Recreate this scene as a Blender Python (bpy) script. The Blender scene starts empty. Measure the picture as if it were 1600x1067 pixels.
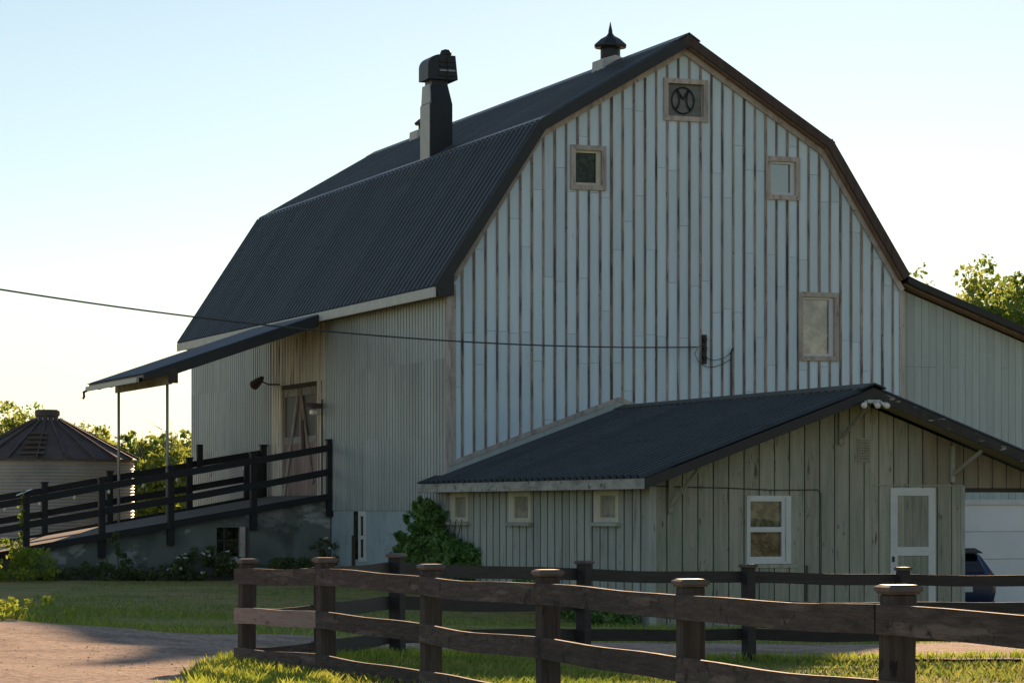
import bpy, bmesh, math, random
import numpy as np
from mathutils import Vector, Matrix, Quaternion
from mathutils.geometry import delaunay_2d_cdt
random.seed(7); rng = np.random.default_rng(7)
R = math.radians
sc = bpy.context.scene
col = sc.collection

# ---------------------------------------------------------------- camera
# world axes: x along the barn gable (to the right), y along the barn's long wall (away), z up
EYE = (-20.161, -56.772, 2.1); YAW = 20.8; FPX = 4450.0
cd = bpy.data.cameras.new('camera'); cam = bpy.data.objects.new('camera', cd); col.objects.link(cam)
cam.location = EYE; cam.rotation_euler = (R(90), 0, -R(YAW))
cd.sensor_width = 36; cd.lens = 36 * FPX / 1600; cd.shift_y = (796 - 533.5) / 1600
cd.clip_start = 0.5; cd.clip_end = 6000
sc.camera = cam
# ---------------------------------------------------------------- sky and sun
SUN_AZ, SUN_EL = 28.0, 15.5          # azimuth from +y towards +x
w = bpy.data.worlds.new('World'); sc.world = w; w.use_nodes = True
nt = w.node_tree; bg = nt.nodes['Background']
sk = nt.nodes.new('ShaderNodeTexSky'); sk.sky_type = 'NISHITA'; sk.sun_disc = False
sk.sun_elevation = R(SUN_EL); sk.sun_rotation = R(SUN_AZ); sk.air_density = 1.05; sk.dust_density = 0.06; sk.ozone_density = 1.6
hz = nt.nodes.new('ShaderNodeHueSaturation'); hz.inputs['Saturation'].default_value = 0.84; nt.links.new(sk.outputs[0], hz.inputs['Color']); nt.links.new(hz.outputs[0], bg.inputs[0]); bg.inputs[1].default_value = 0.05
sd = bpy.data.lights.new('sun', 'SUN'); sun = bpy.data.objects.new('sun', sd); col.objects.link(sun)
d = Vector((math.sin(R(SUN_AZ)) * math.cos(R(SUN_EL)), math.cos(R(SUN_AZ)) * math.cos(R(SUN_EL)), math.sin(R(SUN_EL))))
sun.rotation_euler = (-d).to_track_quat('-Z', 'Y').to_euler(); sun.location = d * 80
sd.energy = 3.5; sd.angle = R(0.6); sd.color = (1.0, 0.66, 0.40)
vs = sc.view_settings; vs.view_transform = 'Standard'; vs.look = 'None'; vs.exposure = 1.22; vs.gamma = 1.0; vs.use_curve_mapping = False

# ---------------------------------------------------------------- helpers
def tag(o, label=None, cat=None, group=None, kind=None):
    if label: o['label'] = label
    if cat: o['category'] = cat
    if group: o['group'] = group
    if kind: o['kind'] = kind
    return o
WLOC = {}
def wl(o): return WLOC.get(o.name, Vector((0, 0, 0))) if o else Vector((0, 0, 0))
def thing(name, loc, label, cat, group=None):
    o = bpy.data.objects.new(name, None); o.empty_display_size = 0.2; col.objects.link(o)
    o.location = loc; WLOC[o.name] = Vector(loc)
    return tag(o, label, cat, group)
def link_mesh(name, me, loc, parent=None):
    o = bpy.data.objects.new(name, me); col.objects.link(o)
    o.location = Vector(loc) - wl(parent); WLOC[o.name] = Vector(loc)
    if parent: o.parent = parent
    return o
class MB:
    def __init__(s): s.v = []; s.f = []
    def add(s, vs, fs):
        n = len(s.v); s.v += [tuple(p) for p in vs]; s.f += [tuple(i + n for i in f) for f in fs]; return s
    def box(s, x0, x1, y0, y1, z0, z1):
        return s.add([(x0,y0,z0),(x1,y0,z0),(x1,y1,z0),(x0,y1,z0),(x0,y0,z1),(x1,y0,z1),(x1,y1,z1),(x0,y1,z1)],
                     [(0,3,2,1),(4,5,6,7),(0,1,5,4),(1,2,6,5),(2,3,7,6),(3,0,4,7)])
    def prism(s, poly, ax, a, b):       # polygon extruded along an axis; poly in the two other axes (in order)
        def p3(q, t): return (t, q[0], q[1]) if ax == 0 else (q[0], t, q[1]) if ax == 1 else (q[0], q[1], t)
        n = len(poly)
        vs = [p3(q, a) for q in poly] + [p3(q, b) for q in poly]
        fs = [tuple(range(n)), tuple(range(2*n-1, n-1, -1))] + [(i, n+i, n+(i+1)%n, (i+1)%n) for i in range(n)]
        return s.add(vs, fs)
    def bar(s, p, q, w, h, up=(0,0,1)):   # box from p to q with section w x h (h along up)
        p, q = Vector(p), Vector(q); t = (q-p).normalized(); up = Vector(up)
        sx = t.cross(up); sx = sx.normalized() if sx.length > 1e-5 else Vector((1,0,0)); sz = sx.cross(t).normalized()
        o = [(-w/2,-h/2),(w/2,-h/2),(w/2,h/2),(-w/2,h/2)]
        vs = [p + sx*a + sz*b for a, b in o] + [q + sx*a + sz*b for a, b in o]
        return s.add(vs, [(0,1,2,3),(7,6,5,4),(0,4,5,1),(1,5,6,2),(2,6,7,3),(3,7,4,0)])
    def sweep(s, pts, w, h, up=(0,0,1)):  # rectangular board bent along points
        n = len(pts); pts = [Vector(p) for p in pts]; vs = []; fs = []
        for i, p in enumerate(pts):
            t = (pts[min(i+1,n-1)] - pts[max(i-1,0)]).normalized(); sx = t.cross(Vector(up)).normalized(); sz = sx.cross(t)
            vs += [p + sx*a + sz*b for a, b in ((-w/2,-h/2),(w/2,-h/2),(w/2,h/2),(-w/2,h/2))]
        for i in range(n-1):
            for k in range(4): fs.append((4*i+k, 4*i+4+k, 4*i+4+(k+1)%4, 4*i+(k+1)%4))
        fs += [(0,1,2,3), tuple(4*n-1-k for k in range(4))]
        return s.add(vs, fs)
    def tube(s, pts, rad, n=8):
        pts = [Vector(p) for p in pts]; m = len(pts); rads = rad if hasattr(rad, '__len__') else [rad]*m
        vs = []; fs = []
        ref = Vector((0.31, 0.17, 0.93))
        for i, p in enumerate(pts):
            t = (pts[min(i+1,m-1)] - pts[max(i-1,0)]).normalized()
            a = t.cross(ref); a = a.normalized() if a.length > 1e-4 else Vector((1,0,0)); b = t.cross(a)
            vs += [p + (a*math.cos(2*math.pi*k/n) + b*math.sin(2*math.pi*k/n))*rads[i] for k in range(n)]
        for i in range(m-1):
            for k in range(n): fs.append((i*n+k, i*n+(k+1)%n, (i+1)*n+(k+1)%n, (i+1)*n+k))
        fs += [tuple(range(n-1,-1,-1)), tuple((m-1)*n+k for k in range(n))]
        return s.add(vs, fs)
    def lathe(s, prof, c=(0,0,0), n=24, a0=0.0):
        vs = []; fs = []; m = len(prof)
        for r, z in prof: vs += [(c[0]+r*math.cos(a0+2*math.pi*k/n), c[1]+r*math.sin(a0+2*math.pi*k/n), c[2]+z) for k in range(n)]
        for i in range(m-1):
            for k in range(n): fs.append((i*n+k, i*n+(k+1)%n, (i+1)*n+(k+1)%n, (i+1)*n+k))
        fs += [tuple(range(n-1,-1,-1)), tuple((m-1)*n+k for k in range(n))]
        return s.add(vs, fs)
    def build(s, name, mat, parent=None, smooth=False, bevel=0.0):
        V = np.array(s.v, float); lo, hi = V.min(0), V.max(0); o = Vector(((lo[0]+hi[0])/2, (lo[1]+hi[1])/2, lo[2]))
        me = bpy.data.meshes.new(name); me.from_pydata([tuple(Vector(p)-o) for p in s.v], [], s.f); me.update()
        if bevel or True:
            bm = bmesh.new(); bm.from_mesh(me)
            bmesh.ops.recalc_face_normals(bm, faces=bm.faces)
            if bevel: bmesh.ops.bevel(bm, geom=bm.edges[:], offset=bevel, segments=1, affect='EDGES')
            bm.to_mesh(me); bm.free()
        if smooth:
            for p in me.polygons: p.use_smooth = True
        me.materials.append(mat)
        return link_mesh(name, me, o, parent)
def np_mesh(name, verts, faces, mat, parent=None, loc=(0,0,0), smooth=False):
    verts = np.asarray(verts, np.float32) - np.array(loc, np.float32); faces = np.asarray(faces, np.int32); k = faces.shape[1]
    me = bpy.data.meshes.new(name); me.vertices.add(len(verts)); me.vertices.foreach_set('co', verts.ravel())
    me.loops.add(faces.size); me.loops.foreach_set('vertex_index', faces.ravel())
    me.polygons.add(len(faces)); me.polygons.foreach_set('loop_start', np.arange(0, faces.size, k, dtype=np.int32))
    me.polygons.foreach_set('loop_total', np.full(len(faces), k, np.int32))
    if smooth: me.polygons.foreach_set('use_smooth', np.ones(len(faces), bool))
    me.update(calc_edges=True); me.validate(); me.materials.append(mat)
    return link_mesh(name, me, loc, parent)

# ---------------------------------------------------------------- materials
def mat(name, stops, scale=(3,3,3), detail=6, rough=0.7, bump=0.2, bumpd=0.01, metallic=0.0, spec=0.4, orand=0.12, hrand=0.0, stain=None, stain2=None, world=False, rvar=0.1, dist=0.0):
    m = bpy.data.materials.new(name); m.use_nodes = True; n = m.node_tree; N = n.nodes; L = n.links
    b = N['Principled BSDF']
    tc = N.new('ShaderNodeTexCoord'); oi = N.new('ShaderNodeObjectInfo')
    if world:
        vec = N.new('ShaderNodeNewGeometry').outputs['Position']
    else:
        mu = N.new('ShaderNodeMath'); mu.operation = 'MULTIPLY'; mu.inputs[1].default_value = 37.0; L.new(oi.outputs['Random'], mu.inputs[0])
        va = N.new('ShaderNodeVectorMath'); va.operation = 'ADD'; L.new(tc.outputs['Object'], va.inputs[0]); L.new(mu.outputs[0], va.inputs[1]); vec = va.outputs[0]
    def noise(sc_, det, rgh=0.6, ds=0.0):
        mp = N.new('ShaderNodeMapping'); mp.inputs['Scale'].default_value = sc_; L.new(vec, mp.inputs['Vector'])
        t = N.new('ShaderNodeTexNoise'); t.inputs['Scale'].default_value = 1.0; t.inputs['Detail'].default_value = det; t.inputs['Roughness'].default_value = rgh; t.inputs['Distortion'].default_value = ds
        L.new(mp.outputs[0], t.inputs['Vector']); return t.outputs['Fac']
    base = noise(scale, detail, 0.65, dist)
    cr = N.new('ShaderNodeValToRGB'); e = cr.color_ramp.elements
    for i, (p, c) in enumerate(stops):
        el = e[i] if i < 2 else e.new(p)
        el.position = p; el.color = (*c, 1)
    L.new(base, cr.inputs[0]); cur = cr.outputs[0]
    for st in (stain, stain2):
        if not st: continue
        c, s_, lo, hi, amt = st
        nz = noise(s_, 5, 0.6, 0.3); mr = N.new('ShaderNodeMapRange'); mr.inputs[1].default_value = lo; mr.inputs[2].default_value = hi; mr.inputs[3].default_value = 0; mr.inputs[4].default_value = amt; L.new(nz, mr.inputs[0])
        mx = N.new('ShaderNodeMix'); mx.data_type = 'RGBA'; L.new(mr.outputs[0], mx.inputs[0]); L.new(cur, mx.inputs[6]); mx.inputs[7].default_value = (*c, 1); cur = mx.outputs[2]
    if orand:
        hs = N.new('ShaderNodeHueSaturation'); mr = N.new('ShaderNodeMapRange'); mr.inputs[3].default_value = 1-orand; mr.inputs[4].default_value = 1+orand
        L.new(oi.outputs['Random'], mr.inputs[0]); L.new(mr.outputs[0], hs.inputs['Value']); L.new(cur, hs.inputs['Color']); cur = hs.outputs[0]
    L.new(cur, b.inputs['Base Color'])
    b.inputs['Metallic'].default_value = metallic; b.inputs['Specular IOR Level'].default_value = spec
    rr = N.new('ShaderNodeMapRange'); rr.inputs[3].default_value = max(0.02, rough-rvar); rr.inputs[4].default_value = min(1, rough+rvar); L.new(base, rr.inputs[0]); L.new(rr.outputs[0], b.inputs['Roughness'])
    if bump:
        bp = N.new('ShaderNodeBump'); bp.inputs['Strength'].default_value = bump; bp.inputs['Distance'].default_value = bumpd; L.new(base, bp.inputs['Height']); L.new(bp.outputs[0], b.inputs['Normal'])
    return m
def plain(name, c, rough=0.5, metallic=0.0, spec=0.5):
    return mat(name, [(0.3, tuple(x*0.85 for x in c)), (0.7, tuple(min(1, x*1.1) for x in c))], (6,6,6), 4, rough, 0.05, 0.003, metallic, spec, 0.05)
def leafmat(name, c1, c2, trans=0.45, nscale=0.8):
    m = bpy.data.materials.new(name); m.use_nodes = True; n = m.node_tree; N = n.nodes; L = n.links
    N.remove(N['Principled BSDF']); out = N['Material Output']
    g = N.new('ShaderNodeNewGeometry'); nz = N.new('ShaderNodeTexNoise'); nz.inputs['Scale'].default_value = nscale; nz.inputs['Detail'].default_value = 5; L.new(g.outputs['Position'], nz.inputs['Vector'])
    ad = N.new('ShaderNodeMath'); ad.operation = 'MULTIPLY_ADD'; ad.inputs[1].default_value = 0.45; L.new(g.outputs['Random Per Island'], ad.inputs[0]); 
    s2 = N.new('ShaderNodeMath'); s2.operation = 'SUBTRACT'; s2.inputs[1].default_value = 0.22; L.new(nz.outputs['Fac'], s2.inputs[0]); L.new(s2.outputs[0], ad.inputs[2])
    cr = N.new('ShaderNodeValToRGB'); e = cr.color_ramp.elements; e[0].position = 0.3; e[0].color = (*c1, 1); e[1].position = 0.7; e[1].color = (*c2, 1); L.new(ad.outputs[0], cr.inputs[0])
    df = N.new('ShaderNodeBsdfDiffuse'); tr = N.new('ShaderNodeBsdfTranslucent'); gl = N.new('ShaderNodeBsdfGlossy'); gl.inputs['Roughness'].default_value = 0.5; gl.inputs['Color'].default_value = (0.6,0.6,0.6,1)
    hs = N.new('ShaderNodeHueSaturation'); hs.inputs['Hue'].default_value = 0.495; hs.inputs['Saturation'].default_value = 1.02; hs.inputs['Value'].default_value = 1.6; L.new(cr.outputs[0], hs.inputs['Color'])
    L.new(cr.outputs[0], df.inputs['Color']); L.new(hs.outputs[0], tr.inputs['Color'])
    m1 = N.new('ShaderNodeMixShader'); m1.inputs[0].default_value = trans; L.new(df.outputs[0], m1.inputs[1]); L.new(tr.outputs[0], m1.inputs[2])
    m2 = N.new('ShaderNodeMixShader'); m2.inputs[0].default_value = 0.04; L.new(m1.outputs[0], m2.inputs[1]); L.new(gl.outputs[0], m2.inputs[2])
    L.new(m2.outputs[0], out.inputs['Surface']); return m
def glass(name, tint=(0.015,0.018,0.02), refl=0.2, tint2=None, msc=5.0, rmax=0.6):
    m = bpy.data.materials.new(name); m.use_nodes = True; n = m.node_tree; N = n.nodes; L = n.links
    N.remove(N['Principled BSDF']); out = N['Material Output']
    df = N.new('ShaderNodeBsdfDiffuse'); df.inputs['Color'].default_value = (*tint, 1); gl = N.new('ShaderNodeBsdfGlossy'); gl.inputs['Roughness'].default_value = 0.01
    g = N.new('ShaderNodeNewGeometry'); nz = N.new('ShaderNodeTexNoise'); nz.inputs['Scale'].default_value = 1.7; L.new(g.outputs['Position'], nz.inputs['Vector'])
    bp = N.new('ShaderNodeBump'); bp.inputs['Strength'].default_value = 0.25; bp.inputs['Distance'].default_value = 0.01; L.new(nz.outputs['Fac'], bp.inputs['Height']); L.new(bp.outputs[0], gl.inputs['Normal'])
    if tint2:
        n2 = N.new('ShaderNodeTexNoise'); n2.inputs['Scale'].default_value = msc; n2.inputs['Detail'].default_value = 8; n2.inputs['Roughness'].default_value = 0.7; L.new(g.outputs['Position'], n2.inputs['Vector'])
        c2 = N.new('ShaderNodeValToRGB'); c2.color_ramp.elements[0].position = 0.42; c2.color_ramp.elements[1].position = 0.6; c2.color_ramp.elements[0].color = (*tint, 1); c2.color_ramp.elements[1].color = (*tint2, 1)
        L.new(n2.outputs['Fac'], c2.inputs[0]); L.new(c2.outputs[0], df.inputs['Color'])
    fr = N.new('ShaderNodeLayerWeight'); fr.inputs['Blend'].default_value = 0.35
    mr = N.new('ShaderNodeMapRange'); mr.inputs[3].default_value = refl; mr.inputs[4].default_value = rmax; L.new(fr.outputs['Fresnel'], mr.inputs[0])
    mx = N.new('ShaderNodeMixShader'); L.new(mr.outputs[0], mx.inputs[0]); L.new(df.outputs[0], mx.inputs[1]); L.new(gl.outputs[0], mx.inputs[2]); L.new(mx.outputs[0], out.inputs['Surface']); return m

M = {}
M['board'] = mat('primed_board', [(0.25,(0.57,0.71,0.79)),(0.55,(0.635,0.78,0.85)),(0.8,(0.69,0.82,0.88))], (9,9,0.9), 8, 0.75, 0.3, 0.004, orand=0.06, stain=((0.47,0.58,0.61),(2.5,2.5,0.5),0.56,0.78,0.4), stain2=((0.30,0.25,0.20),(11,11,1.2),0.70,0.78,0.5))
M['batten'] = mat('weathered_batten', [(0.30,(0.09,0.07,0.065)),(0.42,(0.24,0.195,0.17)),(0.58,(0.37,0.30,0.255)),(0.75,(0.47,0.39,0.33))], (9,9,1.6), 9, 0.85, 0.5, 0.006, orand=0.30, stain=((0.06,0.048,0.05),(6,6,0.8),0.52,0.62,0.85), stain2=((0.02,0.015,0.015),(16,16,7),0.63,0.69,0.95))
M['trim'] = mat('raw_trim', [(0.30,(0.28,0.245,0.22)),(0.5,(0.47,0.41,0.365)),(0.75,(0.58,0.52,0.46))], (6,6,2.0), 8, 0.85, 0.4, 0.005, orand=0.12, stain=((0.12,0.09,0.08),(14,14,7),0.62,0.70,0.85))
M['soffit'] = mat('soffit_wood', [(0.3,(0.16,0.10,0.065)),(0.7,(0.30,0.20,0.13))], (5,5,5), 6, 0.8, 0.3, orand=0.1)
M['backing'] = plain('dark_gap', (0.025,0.022,0.02), 0.9)
M['roof'] = mat('charcoal_roof_metal', [(0.3,(0.036,0.045,0.048)),(0.7,(0.056,0.067,0.070))], (2,0.6,2), 7, 0.40, 0.08, 0.004, 0.0, 0.5, 0.20, stain=((0.095,0.092,0.085),(3,0.7,3),0.56,0.8,0.5), stain2=((0.022,0.022,0.021),(5,0.4,5),0.56,0.7,0.6))
M['rooftrim'] = mat('roof_edge_metal', [(0.3,(0.014,0.016,0.018)),(0.7,(0.026,0.028,0.030))], (3,3,3), 5, 0.45, 0.05, orand=0.08)
M['galv'] = mat('galvanised_sheet', [(0.3,(0.33,0.37,0.375)),(0.55,(0.42,0.455,0.455)),(0.8,(0.49,0.515,0.505))], (1.5,1.5,0.5), 7, 0.5, 0.1, 0.004, 0.25, 0.4, 0.10, stain=((0.32,0.29,0.27),(3.5,3.5,0.4),0.55,0.78,0.5), stain2=((0.19,0.215,0.22),(9,9,0.3),0.58,0.7,0.5))
M['rust'] = mat('rust_streaked_sheet', [(0.35,(0.655,0.608,0.510)),(0.55,(0.765,0.715,0.612)),(0.7,(0.437,0.320,0.235))], (3,3,0.4), 7, 0.6, 0.15, 0.004, 0.15, 0.4, 0.10, stain=((0.253,0.132,0.080),(5,5,0.5),0.52,0.66,0.75))
M['galvpaint'] = mat('pale_fascia_metal', [(0.3,(0.46,0.46,0.43)),(0.7,(0.60,0.60,0.56))], (2,2,2), 6, 0.5, 0.1, orand=0.06, stain=((0.28,0.25,0.20),(3,3,1),0.6,0.75,0.6))
M['concrete'] = mat('stained_concrete', [(0.3,(0.10,0.115,0.105)),(0.5,(0.15,0.165,0.15)),(0.75,(0.20,0.215,0.20))], (0.9,0.9,0.9), 9, 0.9, 0.5, 0.02, orand=0.04, stain=((0.42,0.42,0.40),(0.7,0.7,1.2),0.555,0.60,0.75), stain2=((0.06,0.062,0.055),(0.9,0.9,0.6),0.53,0.66,0.7))
M['block'] = mat('painted_foundation', [(0.3,(0.30,0.38,0.41)),(0.7,(0.42,0.50,0.53))], (1.5,1.5,1.5), 8, 0.9, 0.4, 0.01, orand=0.05, stain=((0.15,0.17,0.17),(1,1,1),0.56,0.7,0.6))
M['deck'] = mat('ramp_surface', [(0.3,(0.13,0.12,0.10)),(0.7,(0.22,0.20,0.175))], (4,4,4), 8, 0.95, 0.5, orand=0.05)
M['shedboard'] = mat('faded_shed_board', [(0.28,(0.24,0.235,0.18)),(0.5,(0.345,0.335,0.27)),(0.75,(0.43,0.41,0.34))], (12,12,1.0), 9, 0.85, 0.6, 0.006, orand=0.14, stain=((0.20,0.265,0.205),(1.8,1.8,0.5),0.52,0.72,0.55), stain2=((0.07,0.06,0.05),(13,13,2.5),0.61,0.69,0.85))
M['shedboard2'] = mat('tan_shed_board', [(0.28,(0.19,0.165,0.12)),(0.5,(0.27,0.235,0.175)),(0.75,(0.32,0.28,0.21))], (10,10,1.2), 8, 0.85, 0.4, 0.005, orand=0.1)  # tan tone includes the warm bounce light under the right eave
M['shedside'] = mat('grey_shed_board', [(0.28,(0.29,0.315,0.29)),(0.5,(0.40,0.42,0.38)),(0.75,(0.47,0.48,0.435))], (11,11,0.9), 9, 0.85, 0.55, 0.006, orand=0.15, stain=((0.17,0.16,0.145),(4,4,0.7),0.57,0.72,0.7), stain2=((0.09,0.08,0.07),(14,14,4),0.64,0.70,0.8))
M['wing'] = mat('wing_board', [(0.28,(0.374,0.440,0.432)),(0.5,(0.435,0.501,0.486)),(0.75,(0.473,0.539,0.518))], (8,8,1.0), 7, 0.8, 0.3, 0.004, orand=0.06)
M['greywood'] = mat('peeling_fascia', [(0.3,(0.20,0.18,0.16)),(0.5,(0.40,0.39,0.36)),(0.7,(0.52,0.51,0.48))], (5,2.0,5), 8, 0.85, 0.6, 0.006, orand=0.08, stain=((0.08,0.07,0.06),(9,5,9),0.60,0.66,0.8))
M['darkpeel'] = mat('dark_fascia_peeling', [(0.3,(0.020,0.020,0.019)),(0.58,(0.045,0.043,0.04)),(0.62,(0.05,0.045,0.04))], (6,6,6), 8, 0.7, 0.5, 0.006, orand=0.05, stain=((0.35,0.34,0.31),(3.5,6,14),0.62,0.65,0.8))
M['white'] = mat('white_paint', [(0.3,(0.568,0.583,0.574)),(0.7,(0.688,0.696,0.687))], (4,4,4), 6, 0.5, 0.1, orand=0.04)
M['cream'] = mat('cream_paint', [(0.3,(0.52,0.49,0.38)),(0.7,(0.66,0.63,0.51))], (4,4,4), 6, 0.6, 0.15, orand=0.06)
M['garage'] = mat('garage_door_paint', [(0.3,(0.688,0.725,0.750)),(0.7,(0.800,0.825,0.850))], (1,1,1), 5, 0.5, 0.1, orand=0.03)
M['fence'] = mat('fence_wood', [(0.28,(0.032,0.022,0.019)),(0.46,(0.068,0.048,0.041)),(0.58,(0.100,0.074,0.064)),(0.78,(0.160,0.124,0.111))], (5,5,40), 12, 0.8, 1.0, 0.012, orand=0.22, dist=0.4, stain=((0.26,0.20,0.17),(1.5,1.5,14),0.58,0.68,0.55), stain2=((0.015,0.011,0.01),(7,7,9),0.60,0.66,0.9))
M['fencesun'] = mat('sunlit_fence_wood', [(0.28,(0.22,0.155,0.135)),(0.5,(0.33,0.24,0.21)),(0.78,(0.41,0.31,0.28))], (3,3,30), 9, 0.8, 0.6, 0.008, orand=0.1, stain=((0.09,0.065,0.055),(3,3,9),0.60,0.68,0.7))  # pinkish sunlight on one middle rail, put into the wood colour
M['fencepost'] = mat('fence_post_wood', [(0.28,(0.034,0.025,0.021)),(0.5,(0.075,0.055,0.046)),(0.78,(0.15,0.115,0.10))], (35,35,3), 11, 0.8, 1.0, 0.012, orand=0.25, stain2=((0.012,0.01,0.009),(12,12,6),0.60,0.67,0.9))
M['fencecap'] = mat('fence_cap_wood', [(0.28,(0.07,0.05,0.045)),(0.78,(0.20,0.15,0.135))], (8,8,8), 7, 0.6, 0.4, 0.004, orand=0.2)
M['fencedark'] = mat('dark_fence_wood', [(0.28,(0.022,0.019,0.018)),(0.5,(0.036,0.031,0.03)),(0.78,(0.06,0.05,0.048))], (3,3,26), 8, 0.75, 0.5, 0.006, orand=0.2)  # much darker wood tone for the back fence
M['railing'] = mat('black_railing_paint', [(0.3,(0.008,0.008,0.009)),(0.7,(0.018,0.018,0.019))], (3,3,3), 6, 0.6, 0.2, orand=0.1)
M['doorwood'] = mat('old_door_wood', [(0.3,(0.221,0.156,0.132)),(0.5,(0.364,0.264,0.230)),(0.75,(0.481,0.372,0.322))], (7,7,1.2), 8, 0.85, 0.4, orand=0.15)
M['doorpanel'] = mat('dusty_door_panel', [(0.3,(0.09,0.085,0.08)),(0.7,(0.16,0.15,0.14))], (2,2,1), 6, 0.6, 0.15, orand=0.1)
M['darkwood'] = mat('dark_jamb_wood', [(0.3,(0.05,0.035,0.03)),(0.7,(0.11,0.08,0.07))], (7,7,1.2), 7, 0.85, 0.3, orand=0.1)
M['black'] = plain('black_metal', (0.012,0.012,0.013), 0.5)
M['steel'] = mat('grey_pole', [(0.3,(0.28,0.29,0.28)),(0.7,(0.42,0.42,0.40))], (6,6,2), 5, 0.5, 0.1, metallic=0.3, orand=0.05)
M['panelboard'] = mat('recess_board', [(0.3,(0.15,0.165,0.16)),(0.7,(0.25,0.265,0.255))], (2,2,9), 7, 0.85, 0.4, orand=0.05)
M['bin'] = mat('bin_wall_sheet', [(0.3,(0.360,0.329,0.305)),(0.7,(0.510,0.462,0.423))], (1,1,1), 6, 0.55, 0.1, metallic=0.1, orand=0.04)
M['binroof'] = mat('bin_roof_sheet', [(0.3,(0.075,0.058,0.05)),(0.6,(0.135,0.105,0.09)),(0.8,(0.15,0.09,0.065))], (2,2,2), 7, 0.65, 0.1, metallic=0.0, spec=0.2, orand=0.15)
M['glass'] = glass('window_glass', refl=0.30)
M['glassdark'] = glass('dark_window_glass', (0.006,0.009,0.006), 0.0, (0.05,0.06,0.03), 8)  # green-black mottle stands for trees reflected in the left gable pane
M['glassbrown'] = glass('reflection_lower_glass', (0.09,0.065,0.04), 0.02, (0.24,0.19,0.125), 9)  # brownish reflection on the lower shed pane, put into the colour
M['glassgreen'] = glass('reflection_upper_glass', (0.06,0.07,0.045), 0.02, (0.20,0.21,0.13), 6)  # greenish reflection on the upper shed pane, put into the colour
M['glasspeach'] = glass('painted_reflection_glass', (0.16,0.12,0.09), 0.14, (0.46,0.38,0.32), 2.2)  # mottled tan painted in for peach sky and trees reflected in the large window
M['curtain'] = glass('curtained_glass', (0.25,0.255,0.22), 0.0, (0.36,0.36,0.31), 4, 0.12)
M['gravel'] = mat('driveway_gravel', [(0.35,(0.17,0.115,0.085)),(0.45,(0.46,0.335,0.255)),(0.55,(0.66,0.49,0.375)),(0.66,(0.80,0.62,0.48))], (16,16,16), 15, 0.95, 1.0, 0.10, orand=0, world=True, stain=((0.30,0.20,0.15),(1.2,1.2,1.2),0.48,0.62,0.7), stain2=((0.68,0.52,0.40),(2.0,0.35,1),0.54,0.64,0.5))
M['grass_ground'] = mat('lawn_ground', [(0.28,(0.134,0.172,0.030)),(0.45,(0.235,0.247,0.050)),(0.6,(0.347,0.287,0.075)),(0.75,(0.426,0.322,0.100))], (4,4,4), 12, 0.95, 0.9, 0.05, orand=0, world=True, stain=((0.40,0.27,0.12),(0.4,0.9,0.4),0.46,0.64,0.75), stain2=((0.10,0.15,0.03),(0.8,0.8,0.8),0.52,0.64,0.6))
M['pebble'] = mat('pebble', [(0.3,(0.30,0.23,0.18)),(0.7,(0.46,0.37,0.30))], (20,20,20), 3, 0.9, 0.1, orand=0, world=True)
M['grass'] = leafmat('grass_blade', (0.12,0.20,0.03), (0.27,0.29,0.07), 0.55, 0.7)
M['grasstall'] = leafmat('tall_grass_blade', (0.18,0.27,0.035), (0.33,0.37,0.06), 0.65, 1.2)
M['leafA'] = leafmat('tree_leaf', (0.09,0.155,0.025), (0.22,0.28,0.06), 0.7, 0.5)
M['leafB'] = leafmat('yellow_green_leaf', (0.13,0.19,0.03), (0.28,0.31,0.07), 0.7, 0.5)
M['ivy'] = leafmat('vine_leaf', (0.07,0.16,0.04), (0.18,0.30,0.08), 0.3, 2.0)
M['weed'] = leafmat('weed_leaf', (0.06,0.09,0.03), (0.14,0.17,0.055), 0.4, 2.0)
M['flower'] = plain('white_petal', (0.70,0.70,0.66), 0.8)
M['bark'] = mat('bark', [(0.3,(0.06,0.05,0.04)),(0.7,(0.14,0.115,0.09))], (6,6,2), 8, 0.9, 0.6, 0.02, orand=0.1)
M['carblue'] = mat('blue_car_paint', [(0.3,(0.010,0.028,0.095)),(0.7,(0.012,0.032,0.11))], (1,1,1), 2, 0.22, 0, metallic=0.3, spec=0.7, orand=0)
M['carglass'] = glass('car_glass', (0.006,0.007,0.008), 0.08)
M['carblack'] = plain('car_black_plastic', (0.015,0.015,0.016), 0.5)
M['carred'] = plain('red_lens', (0.25,0.012,0.012), 0.2)
M['plate'] = plain('number_plate', (0.62,0.65,0.68), 0.4)
M['tyre'] = plain('tyre_rubber', (0.02,0.02,0.02), 0.85)
M['lamp'] = plain('lamp_glass', (0.75,0.72,0.62), 0.3)
M['bulb'] = plain('bulb_glass', (0.75,0.70,0.58), 0.2)
M['wire'] = plain('cable_sheath', (0.05,0.05,0.05), 0.5)
M['pvc'] = plain('pale_green_pipe', (0.45,0.58,0.50), 0.5)
M['stone'] = mat('fieldstone', [(0.3,(0.14,0.12,0.11)),(0.7,(0.28,0.25,0.23))], (5,5,5), 6, 0.9, 0.5, orand=0.2)

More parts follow.
